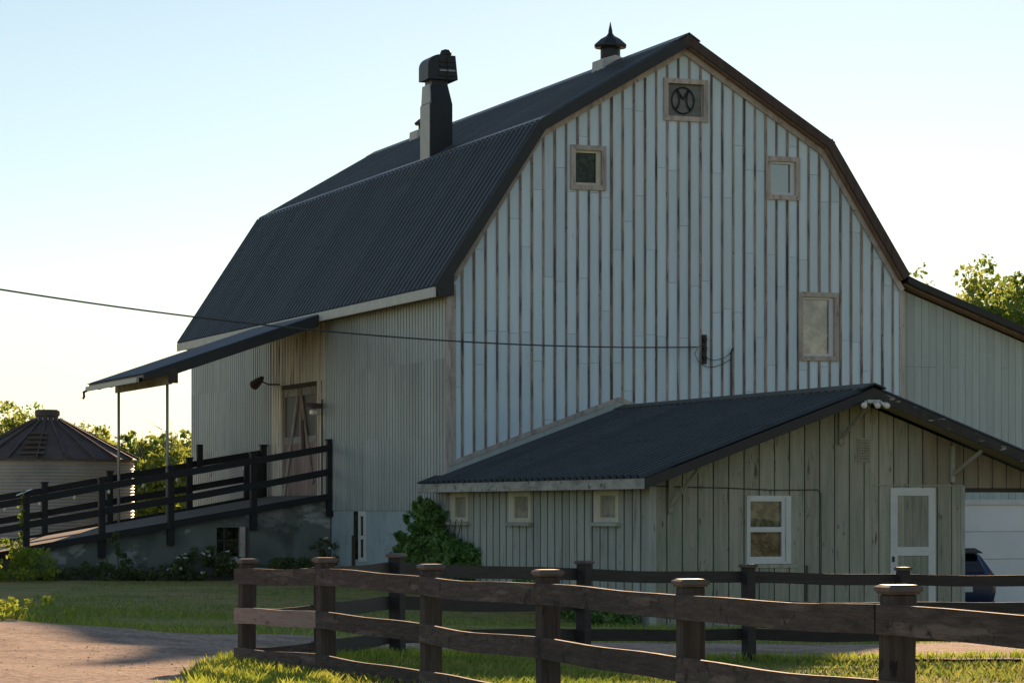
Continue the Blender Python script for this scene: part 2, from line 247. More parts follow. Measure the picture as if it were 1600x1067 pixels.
# ---------------------------------------------------------------- ground
HP = np.array([(-14.1,-34.8,.86),(-14,-38.9,.9),(-14.2,-43.6,.9),(-14.5,-46.3,.9),(-20,-57,.75),(-14.1,-33.97,.85),(-14.7,-35.8,.88),(-15.3,-37.6,.9),(-16.1,-40.1,.9),(-19,-40,.9),(-18,-32,.92),(-13.5,-33,.80),
 (-12.4,-31,.70),(-10.75,-29,.58),(-8.6,-28.3,.48),(-7.1,-28.5,.44),(-5,-28.8,.40),(-2.5,-29.5,.38),(.3,-25.1,.36),(-2.9,-24.9,.38),(-5.3,-24.6,.40),(-7.1,-24.6,.44),(-9.4,-24.5,.52),(-11.3,-24.3,.64),(-12.2,-20.1,.66),(-12.9,-15,.62),(-18,-24,.92),(-20,-15,.75),(-14.1,-31.7,.87),(-14.2,-25.1,.88),(-13.7,-27.2,.88),(-12.1,-27.2,.73),(-16.5,-28,.91),(-16.2,-36,.92),
 (-12.3,-35.2,.60),(-12,-38,.55),(-9.5,-34,.48),(-10,-40,.45),(-6,-38,.38),(-7,-33,.40),(-3,-34,.38),
 (0,-10.6,-.03),(6.3,-10.6,-.12),(3,-14,.02),(0,-5,.2),(0,0,.45),(-1,4,.52),(-3.5,7.5,.45),(-8,7.5,.5),(-12,9,.5),(-12,-10,.5),(10,-5,-.15),(13,0,-.27),(16,-8,-.2),(-5,-20,.32),(0,-20,.2),
 (10,-20,.1),(5,-30,.3),(-3,15,.6),(-4,23,.6),(-20,25,.5),(0,40,.5),(20,40,.2),(30,-20,.2),(-6,-12,.25),(-6,0,.5)], float)
def H(x, y):
    x = np.asarray(x, float); y = np.asarray(y, float); num = np.zeros_like(x); den = np.zeros_like(x)
    for px, py, pz in HP:
        wgt = 1.0 / ((x-px)**2 + (y-py)**2 + 1.5)**1.7
        num = num + wgt*pz; den = den + wgt
    return num/den
def h1(x, y): return float(H(np.array([x]), np.array([y]))[0])
CY, SY = math.cos(R(YAW)), math.sin(R(YAW))
def view_xy(X, Z): return EYE[0] + X*CY + Z*SY, EYE[1] - X*SY + Z*CY      # lateral, depth from the viewpoint -> world
gx = np.unique(np.concatenate([np.linspace(-1500,-100,15), np.linspace(-100,-35,27), np.arange(-35,35.1,0.5), np.linspace(35,120,35), np.linspace(120,1800,18)]))
gy = np.unique(np.concatenate([np.linspace(-600,-70,12), np.arange(-70,45.1,0.5), np.linspace(45,130,35), np.linspace(130,2500,22)]))
GX, GY = np.meshgrid(gx, gy); GZ = H(GX, GY)
nx, ny = len(gx), len(gy); ii = np.arange(nx*ny).reshape(ny, nx)
fq = np.stack([ii[:-1,:-1], ii[:-1,1:], ii[1:,1:], ii[1:,:-1]], -1).reshape(-1, 4)
gnd = np_mesh('ground', np.stack([GX, GY, GZ], -1).reshape(-1, 3), fq, M['grass_ground'], smooth=True); tag(gnd, kind='structure')

# driveway outline as (lateral, depth) metres from the viewpoint, clockwise
DRV = [(-18,37),(-7.95,33.7),(-5.71,31.75),(-4.54,30.2),(-3.67,29.8),(-2.96,30.8),(-1.35,33.5),(0.78,34.68),(2.46,35.35),(4.85,35.93),(7.87,36.87),(13,38.5),(13,33.5),(6.78,31.76),(4.25,31.52),(2.16,31.04),(0.69,30.68),(-1.05,29.28),(-1.93,26.85),(-2.21,24.62),(-2.43,23.47),(-2.36,21.54),(-2.25,19.7),(-2.08,17.01),(-1.72,11.76),(-14,11)]
def densify(P, step=0.35, amp=0.13):
    out = []; n = len(P)
    for i in range(n):
        a, b = np.array(P[i]), np.array(P[(i+1)%n]); k = max(1, int(np.linalg.norm(b-a)/step))
        for j in range(k): out.append(a + (b-a)*j/k + rng.normal(0, amp, 2)*(0.6 if j else 0.2))
    return out
drv = densify(DRV); drvW = np.array([view_xy(*p) for p in drv])
def in_poly(px, py, poly):
    ins = np.zeros(px.shape, bool); n = len(poly); j = n-1
    for i in range(n):
        xi, yi = poly[i]; xj, yj = poly[j]
        c = ((yi > py) != (yj > py)) & (px < (xj-xi)*(py-yi)/(yj-yi+1e-12) + xi); ins ^= c; j = i
    return ins
bx, by = np.meshgrid(np.arange(drvW[:,0].min(), drvW[:,0].max(), 0.45), np.arange(drvW[:,1].min(), drvW[:,1].max(), 0.45))
msk = in_poly(bx, by, drvW); pin = np.stack([bx[msk], by[msk]], -1)
allp = [Vector(p) for p in drvW] + [Vector(p) for p in pin]
cv, _, cf, *_ = delaunay_2d_cdt(allp, [], [list(range(len(drvW)))], 1, 1e-5)
cxy = np.array([(p.x, p.y) for p in cv]); 
rut = 0.012*np.sin(cxy[:,0]*1.3+cxy[:,1]*0.4) 
dz = H(cxy[:,0], cxy[:,1]) + 0.03 + rut*0.6
tri = [f for f in cf if len(f) == 3]
dv = np_mesh('driveway', np.column_stack([cxy, dz]), tri, M['gravel'], smooth=True); tag(dv, kind='structure')
# loose stones on the gravel, too many to count
def scatter_xy(n, X0, X1, Z0, Z1):
    X = rng.uniform(X0, X1, n); Z = 1/np.sqrt(rng.uniform(1/Z1**2, 1/Z0**2, n)); return view_xy(X, Z)
sx, sy = scatter_xy(5000, -6.5, 8, 15, 42); k = in_poly(sx, sy, drvW); sx, sy = sx[k], sy[k]; n = len(sx)
octv = np.array([(1,0,0),(0,1,0),(-1,0,0),(0,-1,0),(0,0,.7),(0,0,-.4)]); octf = np.array([(0,1,4),(1,2,4),(2,3,4),(3,0,4),(1,0,5),(2,1,5),(3,2,5),(0,3,5)])
r = rng.uniform(0.003, 0.009, n)*rng.choice([1,1,1,1.6], n); sv = octv[None]*r[:,None,None]*rng.uniform(0.7,1.3,(n,6,1)) + np.stack([sx, sy, H(sx,sy)+0.034], -1)[:,None]
st = np_mesh('gravel_stones', sv.reshape(-1,3), (octf[None]+6*np.arange(n)[:,None,None]).reshape(-1,3), M['pebble']); tag(st, 'loose small stones scattered over the gravel driveway', 'gravel', kind='stuff')

# ---------------------------------------------------------------- barn
def interp(prof, u):
    for (a, za), (b, zb) in zip(prof, prof[1:]):
        if a <= u <= b: return za + (zb-za)*(u-a)/(b-a)
    return prof[0][1] if u < prof[0][0] else prof[-1][1]
PROF = [(-0.40,6.80),(1.92,10.32),(5.40,12.36),(8.88,10.24),(10.80,7.34)]
WALLP = [(0.0,6.98),(2.02,10.16),(5.40,12.14),(8.80,10.06),(10.80,7.05)]
BL = 21.6
barn = thing('barn', (5.4, 10, 0.4), 'tall grey gambrel roofed barn with dark ribbed metal roof and board gable', 'barn')
# gable backing, far gable, right wall
WIN = {'left': (2.73,3.55,8.97,9.93), 'emblem': (4.91,5.96,10.56,11.48), 'right': (7.37,8.20,8.94,9.89), 'large': (8.17,9.16,5.40,6.92)}
def cut_strips(u0, u1, z0, ztop, wins, pad=0.05):
    """pieces of a board column as polygons in (u,z), leaving the window openings free"""
    us = sorted({u0, u1} | {x for w_ in wins for x in (w_[0]+pad, w_[1]-pad) if u0 < x < u1})
    polys = []
    for a, b in zip(us, us[1:]):
        ivs = [(z0, None)]
        for w_ in sorted(wins, key=lambda q: q[2]):
            if a >= w_[0]+pad-1e-6 and b <= w_[1]-pad+1e-6:
                lo, hi = ivs.pop(); ivs += [(lo, w_[2]+pad), (w_[3]-pad, None)]
        for lo, hi in ivs: polys.append((a, b, lo, hi))
    return polys
def col_poly(a, b, lo, hi, top):
    ks = [a] + [k for k, _ in WALLP if a < k < b] + [b]
    up = [(k, min(top(k), hi) if hi is not None else top(k)) for k in ks]
    if max(z for _, z in up) - lo < 0.02: return None
    return [(a, lo), (b, lo)] + [(k, max(z, lo+0.005)) for k, z in reversed(up)]
def islands(pieces):
    gs = []
    for p in pieces:
        hit = [g for g in gs if any(min(p[1],q[1]) >= max(p[0],q[0])-1e-4 and min(p[3] or 99,q[3] or 99) > max(p[2],q[2])+1e-4 for q in g)]
        gs = [g for g in gs if g not in hit] + [sum(hit, []) + [p]]
    return gs
wall = MB()
for a, b, lo, hi in cut_strips(0.02, 10.78, 0.3, None, [(2.78,3.50,9.02,9.88),(4.96,5.91,10.61,11.43),(7.42,8.15,8.99,9.84),(8.22,9.11,5.45,6.87)], 0.0):
    pl = col_poly(a, b, lo, hi, lambda u: interp(WALLP, u)-0.01)
    if pl: wall.prism(pl, 1, 0.03, 0.12)
wins = list(WIN.values())
gable = wall.build('gable_wall', M['backing'], barn)
NB = 41; bw = 10.8/NB
for i in range(NB):
    a, b = i*bw+0.003, (i+1)*bw-0.003
    top = lambda u: interp(WALLP, u)
    cuts = [0.2]; z = random.choice([3.35, 4.05, 4.66, 5.27, 5.87]) + random.uniform(-0.03, 0.03)
    while z < max(top(a), top(b)) - 0.4: cuts.append(z); z += random.choice([1.83, 2.44, 3.05, 3.66])
    cuts.append(99)
    for z0, z1 in zip(cuts, cuts[1:]):
        if z1 < 2.7: continue
        pcs = []
        for p, q, lo, hi in cut_strips(a, b, z0+0.003, None, [w_ for w_ in wins if w_[3] > z0 and w_[2] < z1]):
            lo2 = max(lo, z0+0.003); hi2 = min(hi if hi is not None else 99, z1-0.003)
            if hi2 - lo2 > 0.03: pcs.append((p, q, lo2, hi2))
        for g_ in islands(pcs):
            mb = MB(); fy = -0.025-random.uniform(0,0.004)
            for p, q, lo2, hi2 in g_:
                pl = col_poly(p, q, lo2, hi2, top)
                if pl: mb.prism(pl, 1, fy, 0.028)
            if mb.v: mb.build('siding_board', M['board'], gable)
for i in range(NB+1):
    u = min(max(i*bw, 0.16), 10.66); half = random.uniform(0.021, 0.029); a, b = u-half, u+half
    for g_ in islands(cut_strips(a, b, 0.25, None, wins)):
        mb = MB()
        for p, q, lo, hi in g_:
            pl = col_poly(p, q, lo, hi, lambda k: interp(WALLP, k)-0.02)
            if pl: mb.prism(pl, 1, -0.05, -0.0305)
        if mb.v and 0 < i < NB: mb.build('batten', M['batten'], gable)
MB().box(0.0, 0.115, -0.058, -0.030, 2.95, 6.86).build('corner_board', M['trim'], barn)
MB().box(-0.09, -0.001, -0.058, 0.02, 2.85, 6.60).build('corner_board', M['trim'], barn)
MB().box(10.70, 10.82, -0.058, -0.030, 0.2, 7.02).build('corner_board', M['trim'], barn)
# rake trim under the roof edge
for (a, za), (b, zb) in zip(WALLP, WALLP[1:]):
    t = Vector((b-a, 0, zb-za)).normalized(); nrm = Vector((-t.z, 0, t.x)); o = -nrm*0.055
    e_ = t*0.045; MB().bar(Vector((a,-0.070-0.0015*a,za))+o-e_*(a > 0), Vector((b,-0.070-0.0015*a,zb))+o+e_*(b < 10), 0.035, 0.12, nrm).build('rake_trim', M['trim'], barn)
# windows
def gable_window(key, glassm, frame_m=None, emblem=False):
    a, b, z0, z1 = WIN[key]; t = 0.105
    wd = MB().box(a+t, b-t, 0.035, 0.055, z0+t, z1-t).build('window', M['panelboard'] if emblem else glassm, barn)
    tr = [[(a,z0),(b,z0),(b-t,z0+t),(a+t,z0+t)], [(a,z1),(a+t,z1-t),(b-t,z1-t),(b,z1)], [(a,z0),(a+t,z0+t),(a+t,z1-t),(a,z1)], [(b,z0),(b,z1),(b-t,z1-t),(b-t,z0+t)]]
    for p in tr: MB().prism(p, 1, -0.085, 0.0).build('trim', M['trim'], wd)
    if not emblem:
        f = 0.055
        fr = MB().box(a+t+.002, b-t-.002, -0.02, 0.03, z0+t+.002, z0+t+f).box(a+t+.002, b-t-.002, -0.02, 0.03, z1-t-f, z1-t-.002).box(b-t-f*1.9, b-t-.002, -0.02, 0.03, z0+t+f, z1-t-f).box(a+t+.002, a+t+.03, -0.02, 0.03, z0+t+f, z1-t-f)
        fr.build('sash', M['cream' if key == 'left' else 'white'], wd)
    else:
        for p, q, r_, s_ in ((a+t, a+t+.012, z0+t, z1-t), (b-t-.012, b-t, z0+t, z1-t)): MB().box(p, q, 0.0, 0.034, r_, s_).build('reveal', M['trim'], wd)
    return wd
gable_window('left', M['glassdark']); gable_window('right', M['glass']); gable_window('large', M['glasspeach'])
wd = gable_window('emblem', None, emblem=True)
cx_, cz_ = 5.395, 11.015
em = MB(); ring = [(cx_+0.265*math.cos(k*math.pi/16), -0.0, cz_+0.285*math.sin(k*math.pi/16)) for k in range(33)]
em.tube(ring, 0.017, 6)
def sp(pts): return [(cx_+x, 0.0, cz_+z) for x, z in pts]
em.tube(sp([(-.135,.235),(-.105,.14),(-.085,.04),(-.09,-.05),(-.12,-.13),(-.175,-.205)]), 0.02, 6).tube(sp([(.135,.235),(.105,.14),(.085,.04),(.09,-.05),(.12,-.13),(.175,-.205)]), 0.02, 6)
em.tube(sp([(-.135,.235),(-.06,.12),(0,.03),(.06,.12),(.135,.235)]), 0.02, 6)
em.build('emblem', M['black'], wd, smooth=True)
# roof: deck, overhang soffits and ribbed sheets
th = 0.16
def offs(prof, dd):
    out = []
    for i, (u, z) in enumerate(prof):
        ns = []
        for (a, b) in ([(prof[i-1], prof[i])] if i else []) + ([(prof[i], prof[i+1])] if i < len(prof)-1 else []):
            t = Vector((b[0]-a[0], b[1]-a[1])).normalized(); ns.append(Vector((-t.y, t.x)))
        nn = sum(ns, Vector((0,0))); nn.normalize(); k = dd/max(0.3, nn.dot(ns[0])); out.append((u+nn.x*k, z+nn.y*k))
    return out
low = offs(PROF, -th)
roof = MB()
RV0, RV1 = -0.30, 21.75
for i in range(4): roof.prism([PROF[i], PROF[i+1], low[i+1], low[i]], 1, RV0, RV1)
roof = roof.build('roof', M['rooftrim'], barn)
def corr(nrib, width, length, amp, ex, ey, ez, flat=0.5):
    """one ribbed sheet: width along ex, length along ey, ribs raised along ez"""
    ex, ey, ez = Vector(ex), Vector(ey), Vector(ez); p = width/nrib; xs = []
    prof = [(0,0),(.16,0),(.24,1),(.86,1),(.94,0)] if flat > 1 else [(0,0),(.38,0),(.48,1),(.62,1),(.72,0)] if flat > 0.6 else [(0,0),(.17,.12),(.33,.75),(.5,1),(.67,.75),(.83,.12)]
    for k in range(nrib): xs += [(p*(k+a), amp*b) for a, b in prof]
    xs.append((width, 0)); vs = []
    for y in (0, length): vs += [tuple(ex*x + ey*y + ez*z) for x, z in xs]
    n = len(xs); return vs, [(i, i+1, n+i+1, n+i) for i in range(n-1)]
def sheet_mesh(name, m, *a, **k):
    vs, fs = corr(*a, **k); me = bpy.data.meshes.new(name); me.from_pydata(vs, [], fs); me.update(); me.materials.append(m); return me
NS = 24; swd = (RV1-RV0)/NS
for i in (0, 1):
    a, b = PROF[i], PROF[i+1]; t = Vector((b[0]-a[0], 0, b[1]-a[1])); ln = t.length; t.normalize(); nrm = Vector((-t.z, 0, t.x))
    me = sheet_mesh('roof_sheet', M['roof'], 3, swd-0.004, ln+(0.05 if i == 0 else 0.0), 0.07, (0,1,0), tuple(t), tuple(nrm), flat=0.9)
    for k in range(NS):
        o = Vector((a[0], RV0+k*swd, a[1])) + nrm*0.006 - t*(0.05 if i == 0 else -0.02)
        link_mesh('roof_sheet', me, o, roof)
for i in (2, 3):
    a, b = PROF[i], PROF[i+1]; t = Vector((b[0]-a[0], 0, b[1]-a[1])); ln = t.length; t.normalize(); nrm = Vector((-t.z, 0, t.x))
    me = sheet_mesh('roof_sheet', M['roof'], 6, swd-0.004, ln, 0.032, (0,1,0), tuple(t), tuple(nrm))
    for k in range(NS): link_mesh('roof_sheet', me, Vector((a[0], RV0+k*swd, a[1])) + nrm*0.006, roof)
MB().prism([(5.14,12.30),(5.40,12.455),(5.66,12.29),(5.66,12.26),(5.40,12.425),(5.14,12.27)],1,RV0-.03,RV1+.005).build('ridge_cap', M['rooftrim'], roof)
kn = MB().prism([(1.80,10.20),(1.97,10.44),(2.20,10.56),(2.20,10.52),(1.99,10.395),(1.83,10.16)], 1, RV0-.01, RV1); kn.build('knuckle_flashing', M['roof'], roof)
# soffit of the overhang
for (a, za), (b, zb) in zip(low, low[1:]):
    MB().bar((a,-0.145,za-0.016),(b,-0.145,zb-0.016),0.26,0.025,(0,0,1)).build('soffit', M['soffit'], roof)
# barge boards closing the roof edge
for i in range(4):
    a, b = PROF[i], PROF[i+1]; t = Vector((b[0]-a[0],0,b[1]-a[1])).normalized(); nrm = Vector((-t.z,0,t.x)); o = -nrm*0.07
    yb = RV0-0.018-0.003*i; e0 = t*(0.06 if i else 0.0); e1 = t*(0.06 if i < 3 else 0.0)
    MB().bar(Vector((a[0],yb,a[1]))+o-e0, Vector((b[0],yb,b[1]))+o+e1, 0.03, 0.22 if i < 2 else 0.19, nrm).build('barge_board', M['rooftrim'] if i < 2 else M['darkwood'], roof)
MB().prism([(-0.42,6.80),(-0.02,7.36),(-0.02,6.60),(-0.38,6.58)], 1, -0.325, -0.062).build('eave_return', M['rooftrim'], roof)
MB().box(-0.47,-0.42,-0.31,21.7,6.56,6.77).build('fascia', M['galvpaint'], barn)
MB().box(-0.42,-0.005,-0.06,21.7,6.60,6.625).build('eave_soffit', M['soffit'], barn)
# long left wall
MB().box(0.06,0.16,0.13,BL,0.3,6.6).build('inner_wall', M['backing'], barn)
MB().box(0.17,10.79,BL,BL+0.1,0.3,6.9).prism([(0.0,6.9),(1.95,10.0),(5.4,12.1),(8.85,10.0),(10.8,6.9)],1,BL,BL+0.1).build('rear_wall', M['wing'], barn)
MB().box(10.70,10.80,0.13,BL-.01,0.2,7.0).build('side_wall', M['wing'], barn)
def wall_sheets(v0, v1, z0, z1, wd_, nr, amp, m, off=0.0, name='wall_sheet'):
    n = max(1, round((v1-v0)/wd_)); s_ = (v1-v0)/n
    me = sheet_mesh(name, m, nr, s_-0.004, z1-z0, amp, (0,1,0), (0,0,1), (-1,0,0), flat=1.1)
    for k in range(n): link_mesh(name, me, (-off-random.uniform(0,0.006), v0+k*s_, z0), barn)
for v0, v1 in ((0.02,8.78),(13.44,BL)):
    wall_sheets(v0, v1, 2.08, 3.72, 0.80, 4, 0.075, M['galv'])
    wall_sheets(v0, v1, 3.70, 5.32, 0.80, 4, 0.075, M['galv'], 0.004)
    wall_sheets(v0, v1, 5.30, 6.60, 0.80, 4, 0.075, M['galv'], 0.008)
wall_sheets(8.78, 13.44, 5.22, 6.60, 0.78, 3, 0.06, M['rust'], 0.012)
wall_sheets(8.78, 9.47, 2.4, 5.22, 0.69, 3, 0.06, M['rust'], 0.012)
wall_sheets(12.55, 13.44, 2.4, 5.22, 0.89, 4, 0.06, M['rust'], 0.012)
MB().box(-0.05,0.06,-0.03,8.3,-0.3,2.075).build('foundation', M['block'], barn)
MB().box(-0.04,0.06,13.6,BL,-0.3,2.075).build('foundation', M['block'], barn)
# big door
dr = MB().box(0.0,0.05,9.52,12.5,2.4,5.16).build('door', M['doorpanel'], barn)
MB().box(-0.045,-0.002,9.47,12.55,5.12,5.24).build('door_head', M['darkwood'], dr)
MB().box(-0.045,-0.002,9.44,9.56,2.4,5.12).build('jamb', M['darkwood'], dr)
MB().box(-0.045,-0.002,12.46,12.58,2.4,5.12).build('jamb', M['trim'], dr)
for k in range(8):
    y0 = 9.58+k*0.36; MB().box(-0.018,-0.003,y0,y0+0.345,2.4,3.74).build('plank', M['doorwood'], dr)
for zz, hh in ((4.92,0.19),(3.74,0.17)):
    for y0, y1 in ((9.58,10.98),(11.02,12.44)): MB().box(-0.026,-0.003,y0,y1,zz,zz+hh).build('rail', M['greywood'], dr)
for y0, y1 in ((10.98,11.02),(9.58,9.66),(12.36,12.44)): MB().box(-0.03,-0.003,y0-.03,y1+.03,2.4,5.1).build('stile', M['doorwood'], dr)
MB().bar((-0.045,11.12,5.08),(-0.045,12.36,2.45),0.025,0.13,(0,1,0)).build('brace', M['trim'], dr)
MB().bar((-0.045,10.95,5.08),(-0.045,9.85,2.75),0.025,0.13,(0,1,0)).build('brace', M['doorwood'], dr)
MB().box(-0.07,-0.046,10.55,10.75,3.5,4.3).build('bolt_plate', M['darkwood'], dr)
# low window in the foundation
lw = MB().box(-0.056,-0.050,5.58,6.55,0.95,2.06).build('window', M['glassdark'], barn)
for b_ in ((5.55,5.72,0.9,2.07),(5.98,6.10,0.9,2.07),(5.72,5.98,1.95,2.07),(5.72,5.98,1.42,1.50),(5.72,5.98,0.9,1.0)):
    MB().box(-0.085,-0.057,b_[0],b_[1],b_[2],b_[3]).build('frame', M['white'], lw)
MB().box(-0.10,-0.057,6.42,6.56,0.6,1.5).build('prop_board', M['darkwood'], lw)

# chimney like roof vent
def taper(mb, u0,u1,v0,v1,za, p0,p1,q0,q1,zb):
    mb.add([(u0,v0,za),(u1,v0,za),(u1,v1,za),(u0,v1,za),(p0,q0,zb),(p1,q0,zb),(p1,q1,zb),(p0,q1,zb)], [(0,3,2,1),(4,5,6,7),(0,1,5,4),(1,2,6,5),(2,3,7,6),(3,0,4,7)])
ch = MB().box(1.985,2.55,7.0,7.66,10.2,11.72)
taper(ch, 1.985,2.55,7.0,7.66,11.72, 2.06,2.46,7.08,7.58,12.18); ch.box(2.06,2.46,7.08,7.58,12.18,12.34)
ch = ch.build('chimney', M['rooftrim'], roof)
MB().box(1.965,1.984,7.0,7.66,10.25,11.72).prism([(7.0,11.72),(7.66,11.72),(7.58,12.18),(7.08,12.18)],0,1.990,2.02).build('pale_side_panel', M['galvpaint'], ch)  # pale panel over the left face of the dark chimney
hood = MB(); pf = [(1.93+0.0,12.30)] + [(2.24-0.31*math.cos(a), 12.62+0.27*math.sin(a)) for a in np.linspace(0.05, math.pi/2, 7)] + [(2.62,12.87),(2.68,12.30)]
hood.prism(pf, 1, 6.98, 7.66); hood.build('hood', M['rooftrim'], ch)
for k in range(4): MB().box(2.22,2.60,6.945,6.975,12.38+k*0.11,12.42+k*0.11).build('louvre', M['steel'] if k == 1 else M['rooftrim'], ch)
MB().box(2.40,2.425,6.93,6.944,12.33,12.83).build('louvre', M['rooftrim'], ch)
MB().lathe([(0.02,-.01),(0.11,0.03),(0.145,0.11),(0.11,0.19),(0.02,0.22)], (2.47,7.25,12.84), 14).build('vent_ball', M['rooftrim'], ch, smooth=True)
# ridge ventilators
def ventilator(v, q=1.0):
    c = MB().lathe([(0.23*q,-0.15),(0.23*q,0.42*q),(0.21*q,0.47*q)], (5.40,v,12.36), 16).build('ventilator', M['rooftrim'], roof, smooth=True)
    MB().prism([(5.06,12.10),(5.08,12.48),(5.40,12.58),(5.72,12.48),(5.74,12.10)],1,v-0.32,v+0.32).build('saddle', M['galvpaint'], c)
    MB().lathe([(a*q,b*q) for a, b in [(0.36,0.42),(0.40,0.45),(0.40,0.48),(0.24,0.62),(0.10,0.70),(0.055,0.76),(0.05,0.82),(0.004,1.03)]], (5.40,v,12.36), 8).build('cowl', M['rooftrim'], c)
ventilator(4.1); ventilator(17.3, 0.72)

# ---------------------------------------------------------------- barn wing on the right
wing = thing('barn_wing', (14, 4, 0), 'lower grey board wing with sloping dark roof joined to the barn\'s right side', 'barn wing')
WP = [(10.80,7.34),(11.10,7.215),(13.76,6.27),(17.6,4.90)]
wt = lambda u: interp(WP, u) - 0.24
MB().prism([(10.83,-.5),(17.4,-.5),(17.4,wt(17.4)-.02),(13.76,wt(13.76)-.02),(11.10,wt(11.10)-.02),(10.83,wt(10.83)-.02)],1,0.225,0.35).build('wall_core', M['backing'], wing)
n = 35; s_ = (17.4-10.83)/n; GD = (12.05,15.25,2.33)
for k in range(n):
    a, b = 10.83+k*s_+0.004, 10.83+(k+1)*s_-0.004; jz = 5.33 if k < 5 or k % 7 == 0 else 99.5
    for z0, z1 in ((GD[2] if a > GD[0]-.1 and b < GD[1]+.1 else -0.4, jz-.003), (jz+.003, 99)):
        ta, tb = min(wt(a), z1), min(wt(b), z1)
        if min(ta, tb) - z0 < 0.03: continue
        MB().prism([(a,z0),(b,z0),(b,tb),(a,ta)],1,0.195-random.uniform(0,.004),0.222).build('siding_board', M['wing'], wing)
wr = MB()
for (a, za), (b, zb) in zip(WP, WP[1:]): wr.prism([(a,za),(b,zb),(b,zb-.15),(a,za-.15)],1,-0.28,21.7)
wr = wr.build('roof', M['rooftrim'], wing)
for (a, za), (b, zb) in zip(WP, WP[1:]): MB().prism([(a,za-.152),(b,zb-.152),(b,zb-.20),(a,za-.20)],1,-0.10,0.19).build('soffit', M['soffit'], wr)
for k in range(4):
    z1 = 2.22-k*0.625; MB().box(GD[0]+.06,GD[1]-.06,0.17,0.21,z1-0.618,z1).build('garage_door_panel', M['garage'], wing, bevel=0.006)
MB().box(GD[0]-.05,GD[1]+.05,0.12,0.20,2.215,2.33).build('garage_header', M['white'], wing)
for a in (GD[0]-.05, GD[1]-.07): MB().box(a,a+.12,0.12,0.20,-0.4,2.213).build('garage_jamb', M['white'], wing)
MB().box(17.3,17.4,0.36,21.6,-.4,4.5).box(10.83,17.3,21.5,21.6,-.4,4.5).build('outer_wall', M['wing'], wing)

# ---------------------------------------------------------------- shed in front of the gable
shed = thing('shed', (3.5, -5.3, 0), 'low weathered board shed with dark ribbed gable roof in front of the barn', 'shed')
SR = [(-0.50,2.66),(3.95,4.28),(8.45,2.64)]
st_ = lambda u: interp(SR, u) - 0.17
VF = -10.6
MB().box(0.04,6.24,VF+.03,VF+.1,-.4,2.4).prism([(0.04,2.4),(8.4,2.5),(8.4,2.52),(3.95,4.05),(0.04,2.62)],1,VF+.03,VF+.1).build('front_core', M['backing'], shed)
MB().box(0.03,0.1,VF+.1,-.06,-.4,2.66).box(6.14,6.24,VF+.1,-.06,-.4,3.3).build('side_core', M['backing'], shed)
FW = (1.85,2.73,1.13,2.35); FD = (4.75,5.68,0.02,2.50)
us = np.append(np.arange(0.0, 6.1, 0.3015), [6.28])
def front_board(a, b, z0, m, trim_top=None):
    for g_ in islands(cut_strips(a, b, z0, None, [FW, FD], 0.03)):
      mb = MB(); fy = VF-0.022-random.uniform(0,0.005)
      for p, q, lo, hi in g_:
        lo = max(lo, z0); hs = lambda u: st_(u) if trim_top is None else min(st_(u), trim_top)
        hi2 = 99 if hi is None else hi
        ks = [p] + ([3.95] if p < 3.95 < q else []) + [q]
        up = [(k, min(hs(k), hi2)) for k in reversed(ks)]
        if min(z for _, z in up) - lo < 0.02: continue
        mb.prism([(p,lo),(q,lo)] + up, 1, fy, VF+0.026)
      if mb.v: mb.build('siding_board', m, shed)
for a, b in zip(us, us[1:]):
    if a > 4.55: front_board(a+.012, b-.012, -0.25, M['shedboard'], 2.53); front_board(a+.012, b-.012, 2.56, M['shedboard2'] if a > 5.2 else M['shedboard'])
    else: front_board(a+.012, b-.012, -0.25, M['shedboard'])
for k in range(7):
    a = 6.285+k*0.3; front_board(a+.009, a+.291, 2.50, M['shedboard2'])
MB().box(4.4,6.28,VF-.04,VF-.022,2.532,2.558).build('drip_moulding', M['shedboard'], shed)
MB().box(6.22,6.30,VF-.04,VF-.03,-.3,2.53).build('corner_board', M['shedside'], shed)
MB().box(6.3,8.4,VF-.02,VF+.1,2.42,2.495).build('lintel', M['black'], shed)
for v_ in (VF+.05, -5.3): MB().box(8.22,8.36,v_-.07,v_+.07,-.4,2.42).build('carport_post', M['shedboard2'], shed)
# side boards (left wall)
SWN = [(-9.25,-8.10,1.80,2.50),(-4.86,-3.66,1.78,2.50),(-1.27,-0.16,1.78,2.50)]
vs_ = np.linspace(VF, -0.06, 29)
for a, b in zip(vs_, vs_[1:]):
    for g_ in islands(cut_strips(a+.03, b-.03, -0.3, None, SWN, 0.04)):
        mb = MB(); fy = -0.03-random.uniform(0,0.006)
        for p, q, lo, hi in g_:
            z1 = min(hi if hi is not None else 2.62, 2.62)
            if z1-lo > 0.03: mb.prism([(p,lo),(q,lo),(q,z1),(p,z1)], 0, fy, 0.026)
        if mb.v: mb.build('siding_board', M['shedside'], shed)
for v_ in vs_[1:-1]:
    for g_ in islands(cut_strips(v_-.0295, v_+.0295, -0.3, None, SWN, 0.04)):
        mb = MB()
        for p, q, lo, hi in g_:
            z1 = min(hi if hi is not None else 2.6, 2.6)
            if z1-lo > 0.03: mb.prism([(p,lo),(q,lo),(q,z1),(p,z1)], 0, -0.020, 0.025)
        if mb.v: mb.build('gap_shade_strip', M['backing'], shed)  # dark strip added in each gap to stand for the shade between boards
MB().box(-0.045,-0.037,VF-.03,VF+.09,-.3,2.6).box(-0.045,0.09,VF-.04,VF-.03,-.3,2.6).build('corner_board', M['shedside'], shed)
